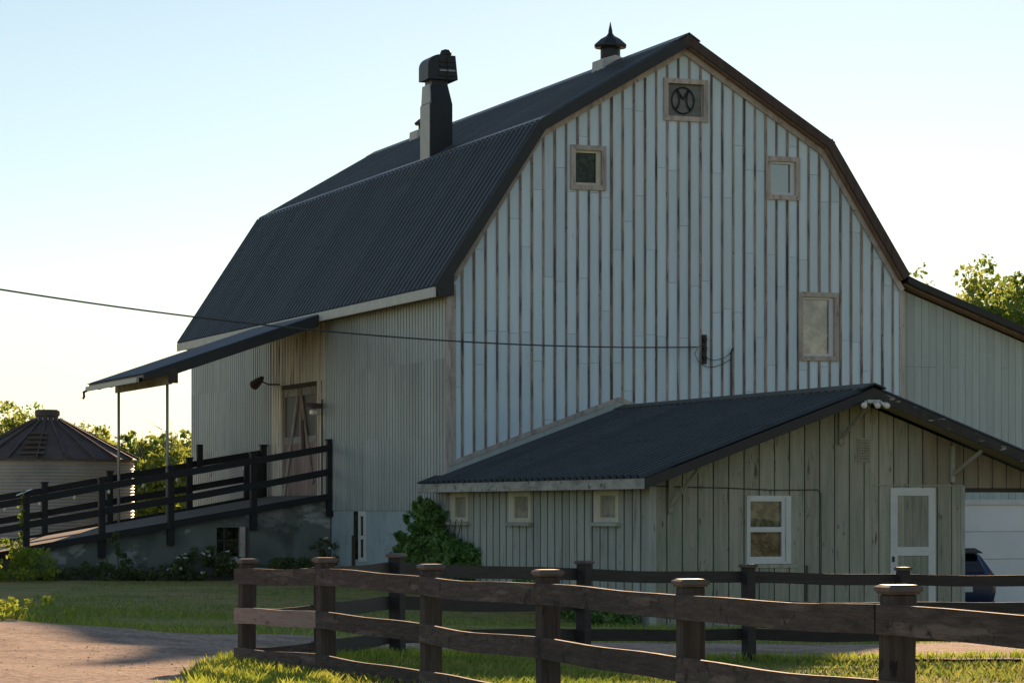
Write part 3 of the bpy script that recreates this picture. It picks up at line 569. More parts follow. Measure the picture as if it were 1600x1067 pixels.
for v0, v1, z0, z1 in SWN:
    wd = MB().box(-0.01,0.0,v0+.05,v1-.05,z0+.04,z1-.04).build('window', M['curtain'], shed)
    for b_ in ((v0,v0+.14,z0+.07,z1),(v1-.30,v1,z0+.07,z1),(v0+.14,v1-.30,z1-.14,z1),(v0+.14,v1-.30,z0+.07,z0+.16)): MB().box(-0.055,-0.012,b_[0],b_[1],b_[2],b_[3]).build('frame', M['cream'], wd)
    MB().box(-0.13,-0.034,v0-.08,v1+.08,z0-.0,z0+.065).build('sill', M['shedside'], wd)
# front window
a, b, z0, z1 = FW
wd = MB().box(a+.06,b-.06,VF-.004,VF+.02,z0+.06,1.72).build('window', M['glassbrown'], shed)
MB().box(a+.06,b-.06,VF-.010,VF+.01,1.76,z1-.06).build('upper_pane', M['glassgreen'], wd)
for b_ in ((a,a+.07,z0,z1),(b-.19,b,z0,z1),(a+.07,b-.19,z1-.10,z1),(a+.07,b-.19,z0,z0+.13),(a+.07,b-.19,1.70,1.79)): MB().box(b_[0],b_[1],VF-.06,VF-.012,b_[2],b_[3]).build('frame', M['white'], wd)
MB().box(b-.125,b-.105,VF-.064,VF-.0605,z0+.04,z1-.04).build('track', M['shedside'], wd)
MB().box(a-.1,b+.14,VF-.05,VF-.03,z0-.07,z0-.01).build('sill', M['shedboard'], wd)
# door with white frame
a, b, z0, z1 = FD
dr = MB().box(a+.02,b-.02,VF-.012,VF+.02,z0,z1-.01).build('door', M['backing'], shed)
for k in range(4):
    p = a+.13+k*0.17; MB().box(p+.003,p+.167,VF-.03,VF-.013,z0+.05,z1-.12).build('plank', M['shedboard'], dr)
for b_ in ((a,a+.145,z0,z1),(b-.145,b,z0,z1),(a+.145,b-.145,z1-.145,z1),(a+.145,b-.145,1.26,1.42),(a+.145,b-.145,z0,z0+.17)): MB().box(b_[0],b_[1],VF-.05,VF-.031,b_[2],b_[3]).build('frame', M['white'], dr)
MB().box(a+.03,a+.07,VF-.075,VF-.051,1.15,1.25).build('latch', M['black'], dr)
vt = MB().box(4.08,4.34,VF-.045,VF-.028,2.95,3.40).build('gable_vent', M['shedboard'], shed)
for k in range(9): MB().box(4.10,4.32,VF-.065,VF-.0455,2.97+k*.047,2.985+k*.047+.012).build('slat', M['shedboard2'], vt)
# roof
lo_ = offs(SR, -0.10)
sroof = MB()
sroof.prism([(0.0,st_(0)+.07),SR[1],SR[2],lo_[2],lo_[1],(0.0,st_(0)-.03+.07)],1,-11.48,-0.035)
sroof.prism([SR[0],(-0.002,st_(0)+.168),(-0.002,st_(0)+.06),lo_[0]],1,-11.48,0.62)
sroof = sroof.build('roof', M['rooftrim'], shed)
for i in (0, 1):
    a, b = SR[i], SR[i+1]; t = Vector((b[0]-a[0],0,b[1]-a[1])); ln = t.length; t.normalize(); nrm = Vector((-t.z,0,t.x))
    me = sheet_mesh('roof_sheet', M['roof'], 3, 0.946, ln+.04, 0.065, (0,1,0), tuple(t), tuple(nrm), flat=0.8)
    for k in range(12): link_mesh('roof_sheet', me, Vector((a[0],-11.50+k*0.95,a[1])) + nrm*0.006 - t*(.05 if i == 0 else 0), sroof)
me = sheet_mesh('roof_sheet', M['roof'], 3, 0.70, 0.46, 0.035, (0,1,0), tuple(Vector((4.45,0,1.62)).normalized()), tuple(Vector((-1.62,0,4.45)).normalized()), flat=0.8)
link_mesh('roof_sheet', me, (-0.545,-0.10,2.65), sroof)
MB().prism([(3.72,4.28),(3.95,4.365),(4.18,4.28),(4.18,4.25),(3.95,4.335),(3.72,4.25)],1,-11.54,-0.10).build('ridge_cap', M['rooftrim'], sroof)
MB().box(-0.53,-0.50,-11.49,0.60,2.46,2.645).build('eave_fascia', M['greywood'], sroof, bevel=0.004)
MB().box(-0.49,-0.46,0.58,0.63,2.44,2.62).box(-0.49,-0.02,0.621,0.64,2.46,2.60).build('eave_end', M['greywood'], sroof)
for i, mm in ((0,'rooftrim'),(1,'darkpeel')):
    a, b = SR[i], SR[i+1]; MB().prism([(a[0],a[1]-.02),(b[0],b[1]-.02),(b[0],b[1]-.20),(a[0],a[1]-.20)],1,-11.52,-11.482).build('barge_board', M[mm], sroof)
for (a, b) in ((lo_[0], lo_[1]), (lo_[1], lo_[2])): MB().prism([(a[0]+.04,a[1]-.003),(b[0],b[1]-.003),(b[0],b[1]-.02),(a[0]+.04,a[1]-.02)],1,-11.47,VF-.03).build('soffit', M['shedboard2'], sroof)
for u in (0.35,3.72,6.02):
    bk = MB().box(u-.04,u+.04,VF-.10,VF-.03,st_(u)-.75,st_(u)-.08).build('bracket', M['shedboard'], shed)
    MB().bar((u,VF-.10,st_(u)-.62),(u+.28,-11.25,st_(u+.28)-.08),0.05,0.06).build('strut', M['shedboard'], bk)
# flashing where the shed roof meets the gable
for p, q in (((-.06,3.00),(3.85,4.43)),((3.85,4.43),(4.35,4.25))):
    MB().prism([p,q,(q[0],q[1]+.10),(p[0],p[1]+.10)],1,-0.092,-0.059).build('flashing_trim', M['trim'], sroof)
    MB().prism([(p[0],p[1]-.17),(q[0],q[1]-.17),(q[0],q[1]-.002),(p[0],p[1]-.002)],1,-0.075,-0.060).build('flashing_metal', M['wing'], sroof)
# cable along the shed front
MB().tube([(0.02,VF-.045,2.52),(0.6,VF-.045,2.50),(1.4,VF-.045,2.49),(2.4,VF-.045,2.45),(3.25,VF-.045,2.46),(3.33,VF-.045,2.40),(3.34,VF-.045,1.4),(3.32,VF-.045,0.1)],0.009,5).build('cable', M['wire'], shed)
MB().tube([(3.05,VF-.05,1.1),(3.03,VF-.05,0.0)],0.022,6).build('conduit', M['wire'], shed)
fl = thing('floodlight', (3.95,-11.5,4.0), 'cluster of three cream floodlights under the shed gable peak', 'floodlight')
MB().box(3.80,4.05,-11.56,-11.525,4.0,4.06).build('bracket', M['galvpaint'], fl)
for x, tx in ((3.76,-.10),(3.93,0.0),(4.05,.07)):
    MB().tube([(x,-11.56,4.03),(x+tx*.3,-11.60,3.99),(x+tx,-11.68,3.95),(x+tx*1.1,-11.71,3.945)],[0.024,0.032,0.058,0.048],10).build('lamp_head', M['lamp'], fl, smooth=True)
pp = MB().tube([(3.85,VF-.12,-.1),(3.80,VF-.09,0.12),(3.74,VF-.05,0.35)],0.055,10).build('drain_pipe', M['pvc'], smooth=True); tag(pp, 'short pale green pipe leaning at the foot of the shed wall', 'pipe')
for k, (x, y, r_) in enumerate([(2.7,-10.85,.16),(3.0,-10.9,.13),(3.25,-10.82,.15),(3.5,-10.9,.11)]):
    mb = MB(); bm_ = [(r_*math.cos(a)*random.uniform(.8,1.2), z_) for a, z_ in ((0.9,-.08),(0.1,.0),(0.6,.07),(1.3,.11))]
    mb.lathe([(abs(q)+.02, z_) for q, z_ in bm_], (x,y,h1(x,y)+.03), 7, random.random()); s0 = mb.build('stone', M['stone']); tag(s0, ['leftmost grey stone at the foot of the shed front wall','second grey stone from the left at the foot of the shed wall','third grey stone from the left at the foot of the shed wall','small grey stone next to the pale pipe at the shed wall'][k], 'stone', 'stones at the foot of the shed')

# ---------------------------------------------------------------- ramp to the barn door
DK = lambda u: 2.46 + 0.172*u if u > -11.4 else 0.5
ramp = thing('ramp', (-4, 10.9, 0.4), 'concrete walled ramp rising to the barn\'s big side door', 'ramp')
WV = 8.34
rwp = []
def ramp_poly(u0, u1, lo=-.3): return [(u0,lo),(u1,lo),(u1,DK(u1)-.06),(u0,DK(u0)-.06)]
core = MB().prism(ramp_poly(-11.2,-2.86),1,WV,13.6).prism(ramp_poly(-2.12,-0.06),1,WV,13.6).prism([(-2.86,1.68),(-2.12,1.68),(-2.12,DK(-2.12)-.06),(-2.86,DK(-2.86)-.06)],1,WV,13.6).prism([(-2.86,-.3),(-2.12,-.3),(-2.12,1.0),(-2.86,1.0)],1,WV,13.6)
core.build('retaining_wall', M['concrete'], ramp)
MB().prism([(-11.2,DK(-11.2)-.055),(-0.06,DK(-.06)-.055),(-0.06,DK(-.06)),(-11.2,DK(-11.2))],1,WV+.02,13.58).build('ramp_surface', M['deck'], ramp)
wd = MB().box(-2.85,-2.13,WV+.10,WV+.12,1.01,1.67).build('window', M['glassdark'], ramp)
for b_ in ((-2.68,-2.64,1.01,1.67),(-2.85,-2.30,1.36,1.39)): MB().box(b_[0],b_[1],WV+.07,WV+.098,b_[2],b_[3]).build('mullion', M['darkwood'], wd)
MB().box(-2.30,-2.18,WV-.05,WV+.095,0.5,1.70).build('frame', M['trim'], wd); MB().box(-2.17,-2.10,WV-.04,WV-.005,0.5,1.68).build('frame', M['darkwood'], wd)

def railing(v, side, posts, u0, u1, label, tall=()):
    t = thing('ramp_railing', ((u0+u1)/2, v, DK((u0+u1)/2)), label, 'railing', 'railings of the ramp')
    for u in posts:
        z1 = DK(u)+1.30; p = MB().box(u-.075,u+.075,v-.075,v+.075,DK(u)-.50,z1).build('post', M['railing'], t, bevel=0.006)
        MB().box(u-.095,u+.095,v-.095,v+.095,z1+.001,z1+.04).build('cap', M['railing'], p)
    ps = sorted([u0, *posts[1:-1], u1])
    for a, b in zip(ps, ps[1:]):
        for hh in (-0.02, 0.55, 1.13):
            MB().bar((a+.004,v+side*.097,DK(a)+hh+random.uniform(-.015,.015)),(b-.004,v+side*.097,DK(b)+hh+random.uniform(-.015,.015)),0.04,0.16).build('rail', M['railing'], t)
    return t
NP = [-10.9,-9.1,-7.39,-5.63,-4.0,-2.0,-0.12]
railing(8.22, -1, NP, -11.0, -0.10, 'black three rail railing along the near side of the ramp')
FP = [-10.9,-9.0,-7.4,-5.85,-4.2,-2.15,-0.2]
fr = railing(13.72, 1, FP, -11.0, -0.15, 'black three rail railing along the far side of the ramp')
MB().box(-1.98,-1.84,13.52,13.64,DK(-1.9)+.95,DK(-1.9)+1.62).build('stub_post', M['railing'], fr)
MB().box(-0.75,-0.25,13.52,13.62,DK(-.5)+.02,DK(-.5)+1.02).build('end_panel', M['railing'], fr)
# canopy over the ramp
cp = thing('canopy', (-4.0, 10.9, 1.8), 'dark sloping canopy roof on two thin poles over the ramp', 'canopy')
CZ = lambda u: 6.74 + (u+0.35)*0.345
cr = MB().prism([(-4.72,CZ(-4.72)),(-0.02,CZ(-0.02)),(-0.02,CZ(-0.02)-.07),(-4.72,CZ(-4.72)-.07)],1,7.95,13.75).build('roof', M['rooftrim'], cp)
t = Vector((4.7,0,4.7*.345)); ln = t.length; t.normalize(); nrm = Vector((-t.z,0,t.x))
me = sheet_mesh('roof_sheet', M['roof'], 6, 0.962, ln+.05, 0.028, (0,1,0), tuple(t), tuple(nrm))
for k in range(6): link_mesh('roof_sheet', me, Vector((-4.76,7.96+k*0.966,CZ(-4.76)))+nrm*.006, cr)
MB().prism([(-4.72,CZ(-4.72)-.03),(-0.49,CZ(-.49)-.03),(-0.49,CZ(-.49)-.25),(-3.9,CZ(-3.9)-.25),(-4.72,CZ(-4.72)-.13)],1,7.905,7.945).build('barge_board', M['rooftrim'], cp)
for k in range(4): MB().prism([(-4.6,CZ(-4.6)-.072),(-0.49,CZ(-.49)-.072),(-0.49,CZ(-.49)-.20),(-4.6,CZ(-4.6)-.20)],1,9.1+k*1.35,9.16+k*1.35).build('rafter', M['darkwood'], cp)
MB().box(-4.10,-4.02,7.96,13.55,5.02,5.36).build('beam', M['greywood'], cp)
MB().box(-4.12,-3.90,7.90,7.955,5.04,5.38).build('beam_end', M['darkwood'], cp)
g = MB().box(-4.80,-4.735,8.3,13.8,CZ(-4.8)-.14,CZ(-4.8)-.03).build('gutter', M['galvpaint'], cp)
MB().tube([(-4.78,13.75,CZ(-4.8)-.13),(-4.84,13.80,CZ(-4.8)-.16),(-4.83,13.8,CZ(-4.8)-.27),(-4.86,13.8,CZ(-4.8)-.33)],0.035,8).build('spout', M['black'], g)
for v_, zb in ((8.42,1.74),(13.45,1.72)):
    p = MB().tube([(-4.03,v_,zb),(-4.03,v_,5.04)],0.036,10).build('pole', M['steel'], cp, smooth=True)
    MB().box(-4.09,-3.97,v_-.06,v_+.06,2.62,2.66).build('collar', M['steel'], p)
# lamps by the door, solar light, string lights
lm = thing('wall_lamp', (-0.3,8.98,4.5), 'hooded outdoor lamp on a thin pipe right of the barn door', 'lamp')
MB().tube([(-0.12,8.85,2.45),(-0.12,8.85,4.75)],0.02,6).build('pipe', M['black'], lm)
MB().prism([(8.72,4.52),(9.20,4.62),(9.20,4.67),(8.72,4.64)],0,-0.42,-0.13).build('hood', M['darkwood'], lm)
MB().box(-0.38,-0.20,8.80,9.06,4.37,4.51).build('lamp_glass', M['lamp'], lm, bevel=.03)
lm = thing('wall_lamp', (-0.3,13.2,5.3), 'small bullet lamp on a bent arm left of the barn door', 'lamp')
MB().tube([(-0.05,12.62,5.26),(-0.3,12.9,5.27),(-0.42,13.15,5.36)],0.02,6).build('arm', M['black'], lm)
MB().tube([(-0.42,13.05,5.44),(-0.46,13.25,5.36),(-0.52,13.45,5.27)],[0.05,0.10,0.13],10).build('lamp_shade', M['darkwood'], lm)
so = thing('solar_light', (-7.5,8.2,2.45), 'small tilted pale plate light on the lowest visible ramp post', 'light')
MB().prism([(-7.62,2.42),(-7.28,2.56),(-7.28,2.58),(-7.62,2.44)],1,8.02,8.22).build('panel', M['white'], so)
MB().box(-7.47,-7.43,8.10,8.14,2.38,2.475).build('stem', M['black'], so)
sl = thing('string_lights', (-4,13.55,2.6), 'string of clear bulbs hanging along the far ramp railing', 'lights')
cpts = []; bl = []
for k in range(49):
    u = -7.3+k*(7.0/48); cpts.append((u,13.62,DK(u)+1.02-0.10*abs(math.sin(k*math.pi/6))))
    if k % 6 == 3: bl.append(cpts[-1])
MB().tube(cpts,0.008,4).build('cord', M['wire'], sl)
for p in bl:
    b_ = MB().lathe([(0.01,-.16),(0.036,-.13),(0.042,-.10),(0.02,-.05),(0.018,-.02)], p, 10).build('bulb', M['bulb'], sl, smooth=True)

# ---------------------------------------------------------------- grain bin
gb = thing('grain_bin', (-3.9,22.9,0.5), 'round corrugated grain bin with dark conical metal roof behind the ramp', 'grain bin')
gc = (-3.9,22.9,0); GR = 2.42
for k in range(3):
    prof = []; z0 = 0.3+k*1.09; nn = 12
    for j in range(nn*4+1): prof.append((GR + 0.018*math.sin(j*math.pi/2), z0+j*1.086/(nn*4)))
    vs = []; fs = []; n = 48
    for r_, z_ in prof: vs += [(gc[0]+r_*math.cos(2*math.pi*q/n), gc[1]+r_*math.sin(2*math.pi*q/n), z_) for q in range(n)]
    for i in range(len(prof)-1):
        for q in range(n): fs.append((i*n+q, i*n+(q+1)%n, (i+1)*n+(q+1)%n, (i+1)*n+q))
    MB().add(vs, fs).build('wall_ring', M['bin'], gb)
NR = 20
for k in range(NR):
    a0, a1 = 2*math.pi*k/NR, 2*math.pi*(k+1)/NR; e = 0.012
    P = lambda r_, a, z_: (gc[0]+r_*math.cos(a), gc[1]+r_*math.sin(a), z_)
    pn = MB().add([P(2.56,a0+e,3.50),P(2.56,a1-e,3.50),P(0.40,a1-e,4.62),P(0.40,a0+e,4.62),P(2.56,a0+e,3.46),P(2.56,a1-e,3.46)], [(0,1,2,3),(4,5,1,0)]).build('roof_panel', M['binroof'], gb)
    MB().bar(P(2.58,a0,3.52),P(0.40,a0,4.64),0.05,0.05).build('rib', M['binroof'], pn)
MB().lathe([(0.40,4.58),(0.40,4.66),(0.31,4.68),(0.31,4.73),(0.35,4.74),(0.35,4.88),(0.32,4.91),(0.05,4.92)], gc, 24).build('roof_cap', M['binroof'], gb)
for k in range(18): a = 2*math.pi*k/18; MB().bar(P(0.42,a,4.60),P(0.42,a,4.68),0.06,0.02,(1,0,.1)).build('vent_tab', M['galvpaint'], gb)
ca = math.radians(-112)
for k in range(5):
    f_ = k/5; r_ = 2.35-1.35*f_; z_ = 3.66+1.35*f_*0.5185; hw = 0.36-.14*f_
    tx, ty = -math.sin(ca), math.cos(ca); c0 = Vector(P(r_,ca,z_))
    MB().bar(c0-Vector((tx,ty,0))*hw, c0+Vector((tx,ty,0))*hw, 0.10, 0.05).build('roof_rung', M['binroof'], gb)

# ---------------------------------------------------------------- paddock fence
def fence(posts, label, side, rail_of=None, name='paddock_fence', dark=False):
    cx0 = sum(p[0] for p in posts)/len(posts); cy0 = sum(p[1] for p in posts)/len(posts)
    t = thing(name, (cx0,cy0,h1(cx0,cy0)), label, 'fence', 'paddock fences')
    n = len(posts); dirs = []
    for i in range(n):
        a = Vector(posts[max(i-1,0)][:2]); b = Vector(posts[min(i+1,n-1)][:2]); dirs.append((b-a).normalized())
    for i, (x, y, zt) in enumerate(posts):
        dv_ = dirs[i]; nv = Vector((-dv_.y, dv_.x)); zb = h1(x,y)-.15; w2 = 0.059
        lean = Vector((random.uniform(-.018,.018), random.uniform(-.018,.018), 0))
        def ring_(hw, z_): 
            o = Vector((x,y,z_)) + lean*((z_-zb)); D3, N3 = Vector((dv_.x,dv_.y,0)), Vector((nv.x,nv.y,0))
            return [o+D3*a*hw+N3*b*hw for a, b in ((-1,-1),(1,-1),(1,1),(-1,1))]
        mb = MB().add(ring_(w2,zb)+ring_(w2,zt-.04), [(0,3,2,1),(4,5,6,7),(0,1,5,4),(1,2,6,5),(2,3,7,6),(3,0,4,7)])
        po = mb.build('post', M['fencedark'] if dark else M['fencepost'], t, bevel=0.006)
        vs = ring_(w2*1.12,zt-.039)+ring_(w2*1.16,zt-.029)+ring_(w2*1.30,zt-.028)+ring_(w2*1.30,zt-.010)+ring_(w2*1.0,zt)
        fs = [(0,3,2,1),(16,17,18,19)] + [(4*j+k,4*j+(k+1)%4,4*j+4+(k+1)%4,4*j+4+k) for j in range(4) for k in range(4)]
        MB().add(vs, fs).build('cap', M['fencecap'], po)
    for i in range(n-1):
        a, b = posts[i], posts[i+1]; A = Vector(a); B = Vector(b); t2 = (B-A).to_2d().normalized(); nv = Vector((-t2.y,t2.x,0))*side
        for j in range(3):
            zo = -0.08-0.062-0.312*j; off = nv*(0.059+0.014)
            p = A+Vector((0,0,zo))+off; q = B+Vector((0,0,zo))+off
            p = p - Vector((t2.x,t2.y,0))*(0.06 if i == 0 else 0.0); q = q + Vector((t2.x,t2.y,0))*(0.06 if i == n-2 else 0.0)
            s1, s2, ph = random.uniform(-.016,.006), random.uniform(-.02,.02), random.random()*3
            pts = []
            for k in range(9):
                f_ = (0.002 + 0.996*k/8); z_ = s1*math.sin(f_*math.pi)+0.006*math.sin(f_*6.28+ph)*math.sin(f_*math.pi); l_ = s2*math.sin(f_*math.pi)
                pts.append(p.lerp(q, f_)+Vector((0,0,z_))+nv*l_)
            sun_rail = rail_of and (i, j) in rail_of
            MB().sweep(pts, 0.027, 0.124).build('rail', M['fencesun'] if sun_rail else M['fencedark'] if dark else M['fence'], t)
    return t
nearP = [(-14.08,-34.8,1.71),(-14.01,-36.75,1.75),(-13.95,-38.91,1.74),(-14.03,-41.24,1.75),(-14.2,-43.63,1.75),(-14.49,-46.3,1.79),(-14.53,-48.64,1.8)]
fence(nearP, 'dark three rail wooden fence with capped posts running across the foreground', -1, {(0,1)})
backP = [(-14.04,-34.66,1.70),(-13.16,-33.87,1.70),(-11.84,-31.91,1.70),(-9.11,-29.73,1.58),(-6.74,-28.71,1.51),(-4.79,-28.6,1.46),(-2.76,-28.51,1.43),(-0.58,-28.48,1.39)]
fence(backP[1:], 'darker wooden rail fence further back in front of the shed', 1, dark=True)
lk = thing('paddock_fence', (-13.6,-34.3,.8), 'short diagonal fence bay joining the near fence to the back fence', 'fence', 'paddock fences')
for j in range(3):
    A, B = Vector((-14.04,-34.72,1.70-.142-.312*j)), Vector((-13.22,-33.92,1.70-.142-.312*j)); MB().sweep([A.lerp(B,k/6)+Vector((0,0,-.012*math.sin(k/6*3.14))) for k in range(7)],0.027,0.124).build('rail', M['fence'], lk)

# ---------------------------------------------------------------- overhead cable and its bracket
pts = [Vector((-30,-24,7.0)), Vector((-10.8,-6.84,6.03)), Vector((-1.5,-2.0,5.77)), Vector((5.65,-0.16,5.66))]
P0, P1 = Vector((-17.5,-11.8,6.50)), Vector((5.66,-0.16,5.64))
seg = []
for k in range(41):
    f_ = k/40; p = P0.lerp(P1, f_); p.z -= 0.55*4*f_*(1-f_); seg.append(p)
cb = MB().tube(seg, 0.016, 6)
co = thing('overhead_cable', (5.66,-0.16,5.6), 'thin black overhead power cable strung from the left to the barn gable', 'cable')
cb.build('cable', M['wire'], co)
ir = thing('insulator_bracket', (5.86,-0.06,5.3), 'rusty insulator bracket holding the cable on the barn gable', 'bracket')
MB().box(5.82,5.92,-0.10,-0.052,5.28,5.92).build('plate', M['black'], ir)
for k in range(3): MB().lathe([(0.02,0),(0.045,0.01),(0.03,0.04),(0.05,0.07),(0.02,0.09)],(5.87,-0.14,5.36+k*.2),10).build('insulator', M['darkwood'], ir)
MB().tube([(5.87,-0.14,5.70),(5.70,-0.16,5.65),(5.62,-0.12,5.5),(5.72,-0.10,5.33),(5.90,-0.10,5.22),(6.1,-0.10,5.22),(6.3,-0.10,5.28),(6.5,-0.1,5.40)],0.008,5).tube([(5.90,-0.14,5.40),(6.1,-0.12,5.36),(6.35,-0.1,5.42),(6.52,-0.1,5.56)],0.008,5).build('loop_wire', M['wire'], ir)
cdt = MB().tube([(6.52,-0.07,4.4),(6.52,-0.07,5.55),(6.54,-0.10,5.63),(6.52,-0.14,5.60)],0.02,7).build('conduit', M['wire']); tag(cdt, 'thin dark conduit pipe rising up the gable beside the insulator bracket', 'conduit')

# ---------------------------------------------------------------- car in front of the garage
car = thing('parked_car', (9.4,-2.9,-0.15), 'blue hatchback car parked tail out before the garage, mostly hidden by shed', 'car')
CX, CYR, CG = 9.44, -5.0, -0.20       # centre line, rear bumper, ground
# stations along the length: y, half width low, half width belt, half width roof, z bottom, z belt, z roof
ST = [(0.00,.62,.74,.60,.42,.86,.88),(0.06,.80,.86,.64,.26,.93,.97),(0.35,.86,.88,.62,.22,.96,1.40),(0.80,.87,.89,.60,.22,.97,1.48),(1.7,.87,.89,.60,.22,.96,1.50),(2.5,.87,.89,.58,.22,.94,1.42),(3.15,.87,.88,.62,.22,.93,.98),(3.8,.84,.84,.58,.24,.84,.86),(4.1,.66,.66,.45,.34,.66,.68)]
def car_ring(s):
    y, a, b, c, z0, z1, z2 = s; mid = (z0+z1)/2
    half = [(a*.85,z0),(a,z0+.10),(b,mid),(b,z1-.06),(b*.97,z1),(c+.05,z2-.07),(c-.05,z2),(0,z2+.02)]
    ring = half + [(-x,z) for x, z in reversed(half[:-1])]
    return [(CX+x, CYR+y, CG+z) for x, z in ring]
rings = [car_ring(s) for s in ST]; nr = len(rings[0]); vs = [p for r_ in rings for p in r_]; fs = []
for i in range(len(rings)-1):
    for k in range(nr): fs.append((i*nr+k, i*nr+(k+1)%nr, (i+1)*nr+(k+1)%nr, (i+1)*nr+k))
fs += [tuple(range(nr-1,-1,-1)), tuple((len(rings)-1)*nr+k for k in range(nr))]
body = MB().add(vs, fs).build('body', M['carblue'], car, smooth=True)
MB().add([(CX-.60,CYR+.055,CG+1.00),(CX+.60,CYR+.055,CG+1.00),(CX+.54,CYR+.30,CG+1.36),(CX-.54,CYR+.30,CG+1.36),(CX-.60,CYR+.085,CG+1.00),(CX+.60,CYR+.085,CG+1.00),(CX+.54,CYR+.33,CG+1.36),(CX-.54,CYR+.33,CG+1.36)],[(0,1,2,3),(7,6,5,4),(0,4,5,1),(1,5,6,2),(2,6,7,3),(3,7,4,0)]).build('rear_window', M['carglass'], car)
MB().prism([(-.62,1.40),(.62,1.40),(.58,1.47),(-.58,1.47)],1,CYR+.14,CYR+.42); sp_ = MB().add([(CX+x,CYR+y,CG+z) for y, zz in ((.14,(1.395,1.425)),(.42,(1.44,1.50))) for x, z in ((-.6,zz[0]),(.6,zz[0]),(.57,zz[1]),(-.57,zz[1]))],[(0,1,2,3),(7,6,5,4),(0,4,5,1),(1,5,6,2),(2,6,7,3),(3,7,4,0)]); sp_.build('spoiler', M['carblack'], car)
for s_ in (-1,1):
    MB().add([(CX+s_*x,CYR+y,CG+z) for x,y,z in ((.60,-.012,.72),(.74,.0,.70),(.865,.10,.74),(.855,.14,.97),(.70,.05,.98),(.64,.02,.90))],[(0,1,2,5),(5,2,3,4)] if s_ > 0 else [(5,2,1,0),(4,3,2,5)]).build('tail_light', M['carred'], car)
    for yy in (0.75,3.35):
        wv = []; 
        wh = MB(); 
        n = 20
        for xx, rr in ((0,.22),(0,.315),(.03,.325),(.17,.325),(.20,.315),(.20,.22)):
            wv += [(CX+s_*(.70+xx), CYR+yy+rr*math.cos(2*math.pi*q/n), CG+.325+rr*math.sin(2*math.pi*q/n)) for q in range(n)]
        wf = [(i*n+q,i*n+(q+1)%n,(i+1)*n+(q+1)%n,(i+1)*n+q) for i in range(5) for q in range(n)]
        ty = wh.add(wv,wf).build('wheel', M['tyre'], car, smooth=True)
        rv = [(CX+s_*.885, CYR+yy+.22*math.cos(2*math.pi*q/n), CG+.325+.22*math.sin(2*math.pi*q/n)) for q in range(n)]
        MB().add(rv+[(CX+s_*.87,CYR+yy,CG+.325)],[(q,(q+1)%n,n) for q in range(n)]).build('rim', M['steel'], ty)
MB().box(CX-.26,CX+.26,CYR-.03,CYR-.012,CG+.60,CG+.75).build('number_plate', M['plate'], car)
MB().box(CX-.82,CX+.82,CYR-.04,CYR+.12,CG+.24,CG+.40).build('bumper_strip', M['carblack'], car, bevel=.03)
MB().box(CX-.30,CX+.62,CYR-.02,CYR-.005,CG+.80,CG+.84).build('tailgate_trim', M['galvpaint'], car)

# ---------------------------------------------------------------- plants
def leaf_cloud(centers, radii, nleaf, size, drop=0.0, flat=0.0):
    """leaf shaped quads around clump centres -> verts, faces"""
    C = np.repeat(np.asarray(centers, float), nleaf, 0); Rr = np.repeat(np.asarray(radii, float), nleaf, 0); n = len(C)
    dirn = rng.normal(size=(n,3)); dirn /= np.linalg.norm(dirn, axis=1)[:,None]
    P_ = C + dirn*(Rr*rng.uniform(0.25,1.0,n)**0.6)[:,None]*np.array([1,1,0.8])
    a = rng.normal(size=(n,3)); a[:,2] -= drop; a /= np.linalg.norm(a,axis=1)[:,None]; b = np.cross(a, rng.normal(size=(n,3))); b /= np.linalg.norm(b,axis=1)[:,None]+1e-9
    s_ = size*rng.choice([0.5,0.8,1.0,1.5], n)[:,None]*rng.uniform(0.75,1.25,n)[:,None]
    V = np.stack([P_-a*s_*.5, P_+b*s_*.32, P_+a*s_*.5, P_-b*s_*.32], 1).reshape(-1,3); F = np.arange(4*n).reshape(-1,4)
    return V, F
def tree(name, x, y, h, crown_r, label, lm_, size=0.22, nclump=160, nleaf=60, group=None, base=0.22, open_=0.0, clump=0.085):
    z0 = h1(x,y) if abs(x) < 100 else 0.3; t = thing(name, (x,y,z0), label, 'tree', group)
    tr = MB(); top = z0+h*0.85; lean = (random.uniform(-.4,.4), random.uniform(-.4,.4))
    tr.tube([(x+lean[0]*k/5, y+lean[1]*k/5, z0-.3+(top-z0+.3)*k/5) for k in range(6)], [0.035*h*(1-0.16*k) for k in range(6)], 8)
    cs = []; rs = []
    nb = 16
    for k in range(nb):
        za = z0+h*random.uniform(base, 0.75); an = random.random()*6.28; ln_ = crown_r*random.uniform(0.6,1.05)*(1-0.5*max(0,(za-z0)/h-0.45)); rise = random.uniform(0.15,0.6)*ln_
        p0 = Vector((x,y,za)); p2 = p0+Vector((math.cos(an)*ln_, math.sin(an)*ln_, rise)); p1 = p0.lerp(p2,.5)+Vector((0,0,.12*ln_))
        tr.tube([p0,p1,p2],[0.010*h,0.006*h,0.002*h],5)
        for f_ in (0.55,0.8,1.0):
            q = p0.lerp(p2,f_); cs.append(q+Vector((random.gauss(0,.3),random.gauss(0,.3),random.gauss(0,.3)))); rs.append(clump*h*random.uniform(.7,1.3))
    tr.build('trunk', M['bark'], t, smooth=True)
    while len(cs) < nclump:
        u = rng.normal(size=3); u /= np.linalg.norm(u); rr = rng.uniform(0.55,1.05)*(1+0.18*math.sin(3*u[0]+5*u[1]))
        p = (x+u[0]*crown_r*rr, y+u[1]*crown_r*rr, z0+h*(base+1)/2+u[2]*h*(1-base)/2*rr)
        if p[2] < z0+h*base*0.8: continue
        cs.append(p); rs.append(clump*h*random.uniform(.35,1.1))
    V, F = leaf_cloud([tuple(c) for c in cs], rs, nleaf, size, 0.5)
    np_mesh('crown', V, F, lm_, t, (x,y,z0)); return t
def vp(px, Z): return view_xy((px-800)/FPX*Z, Z)
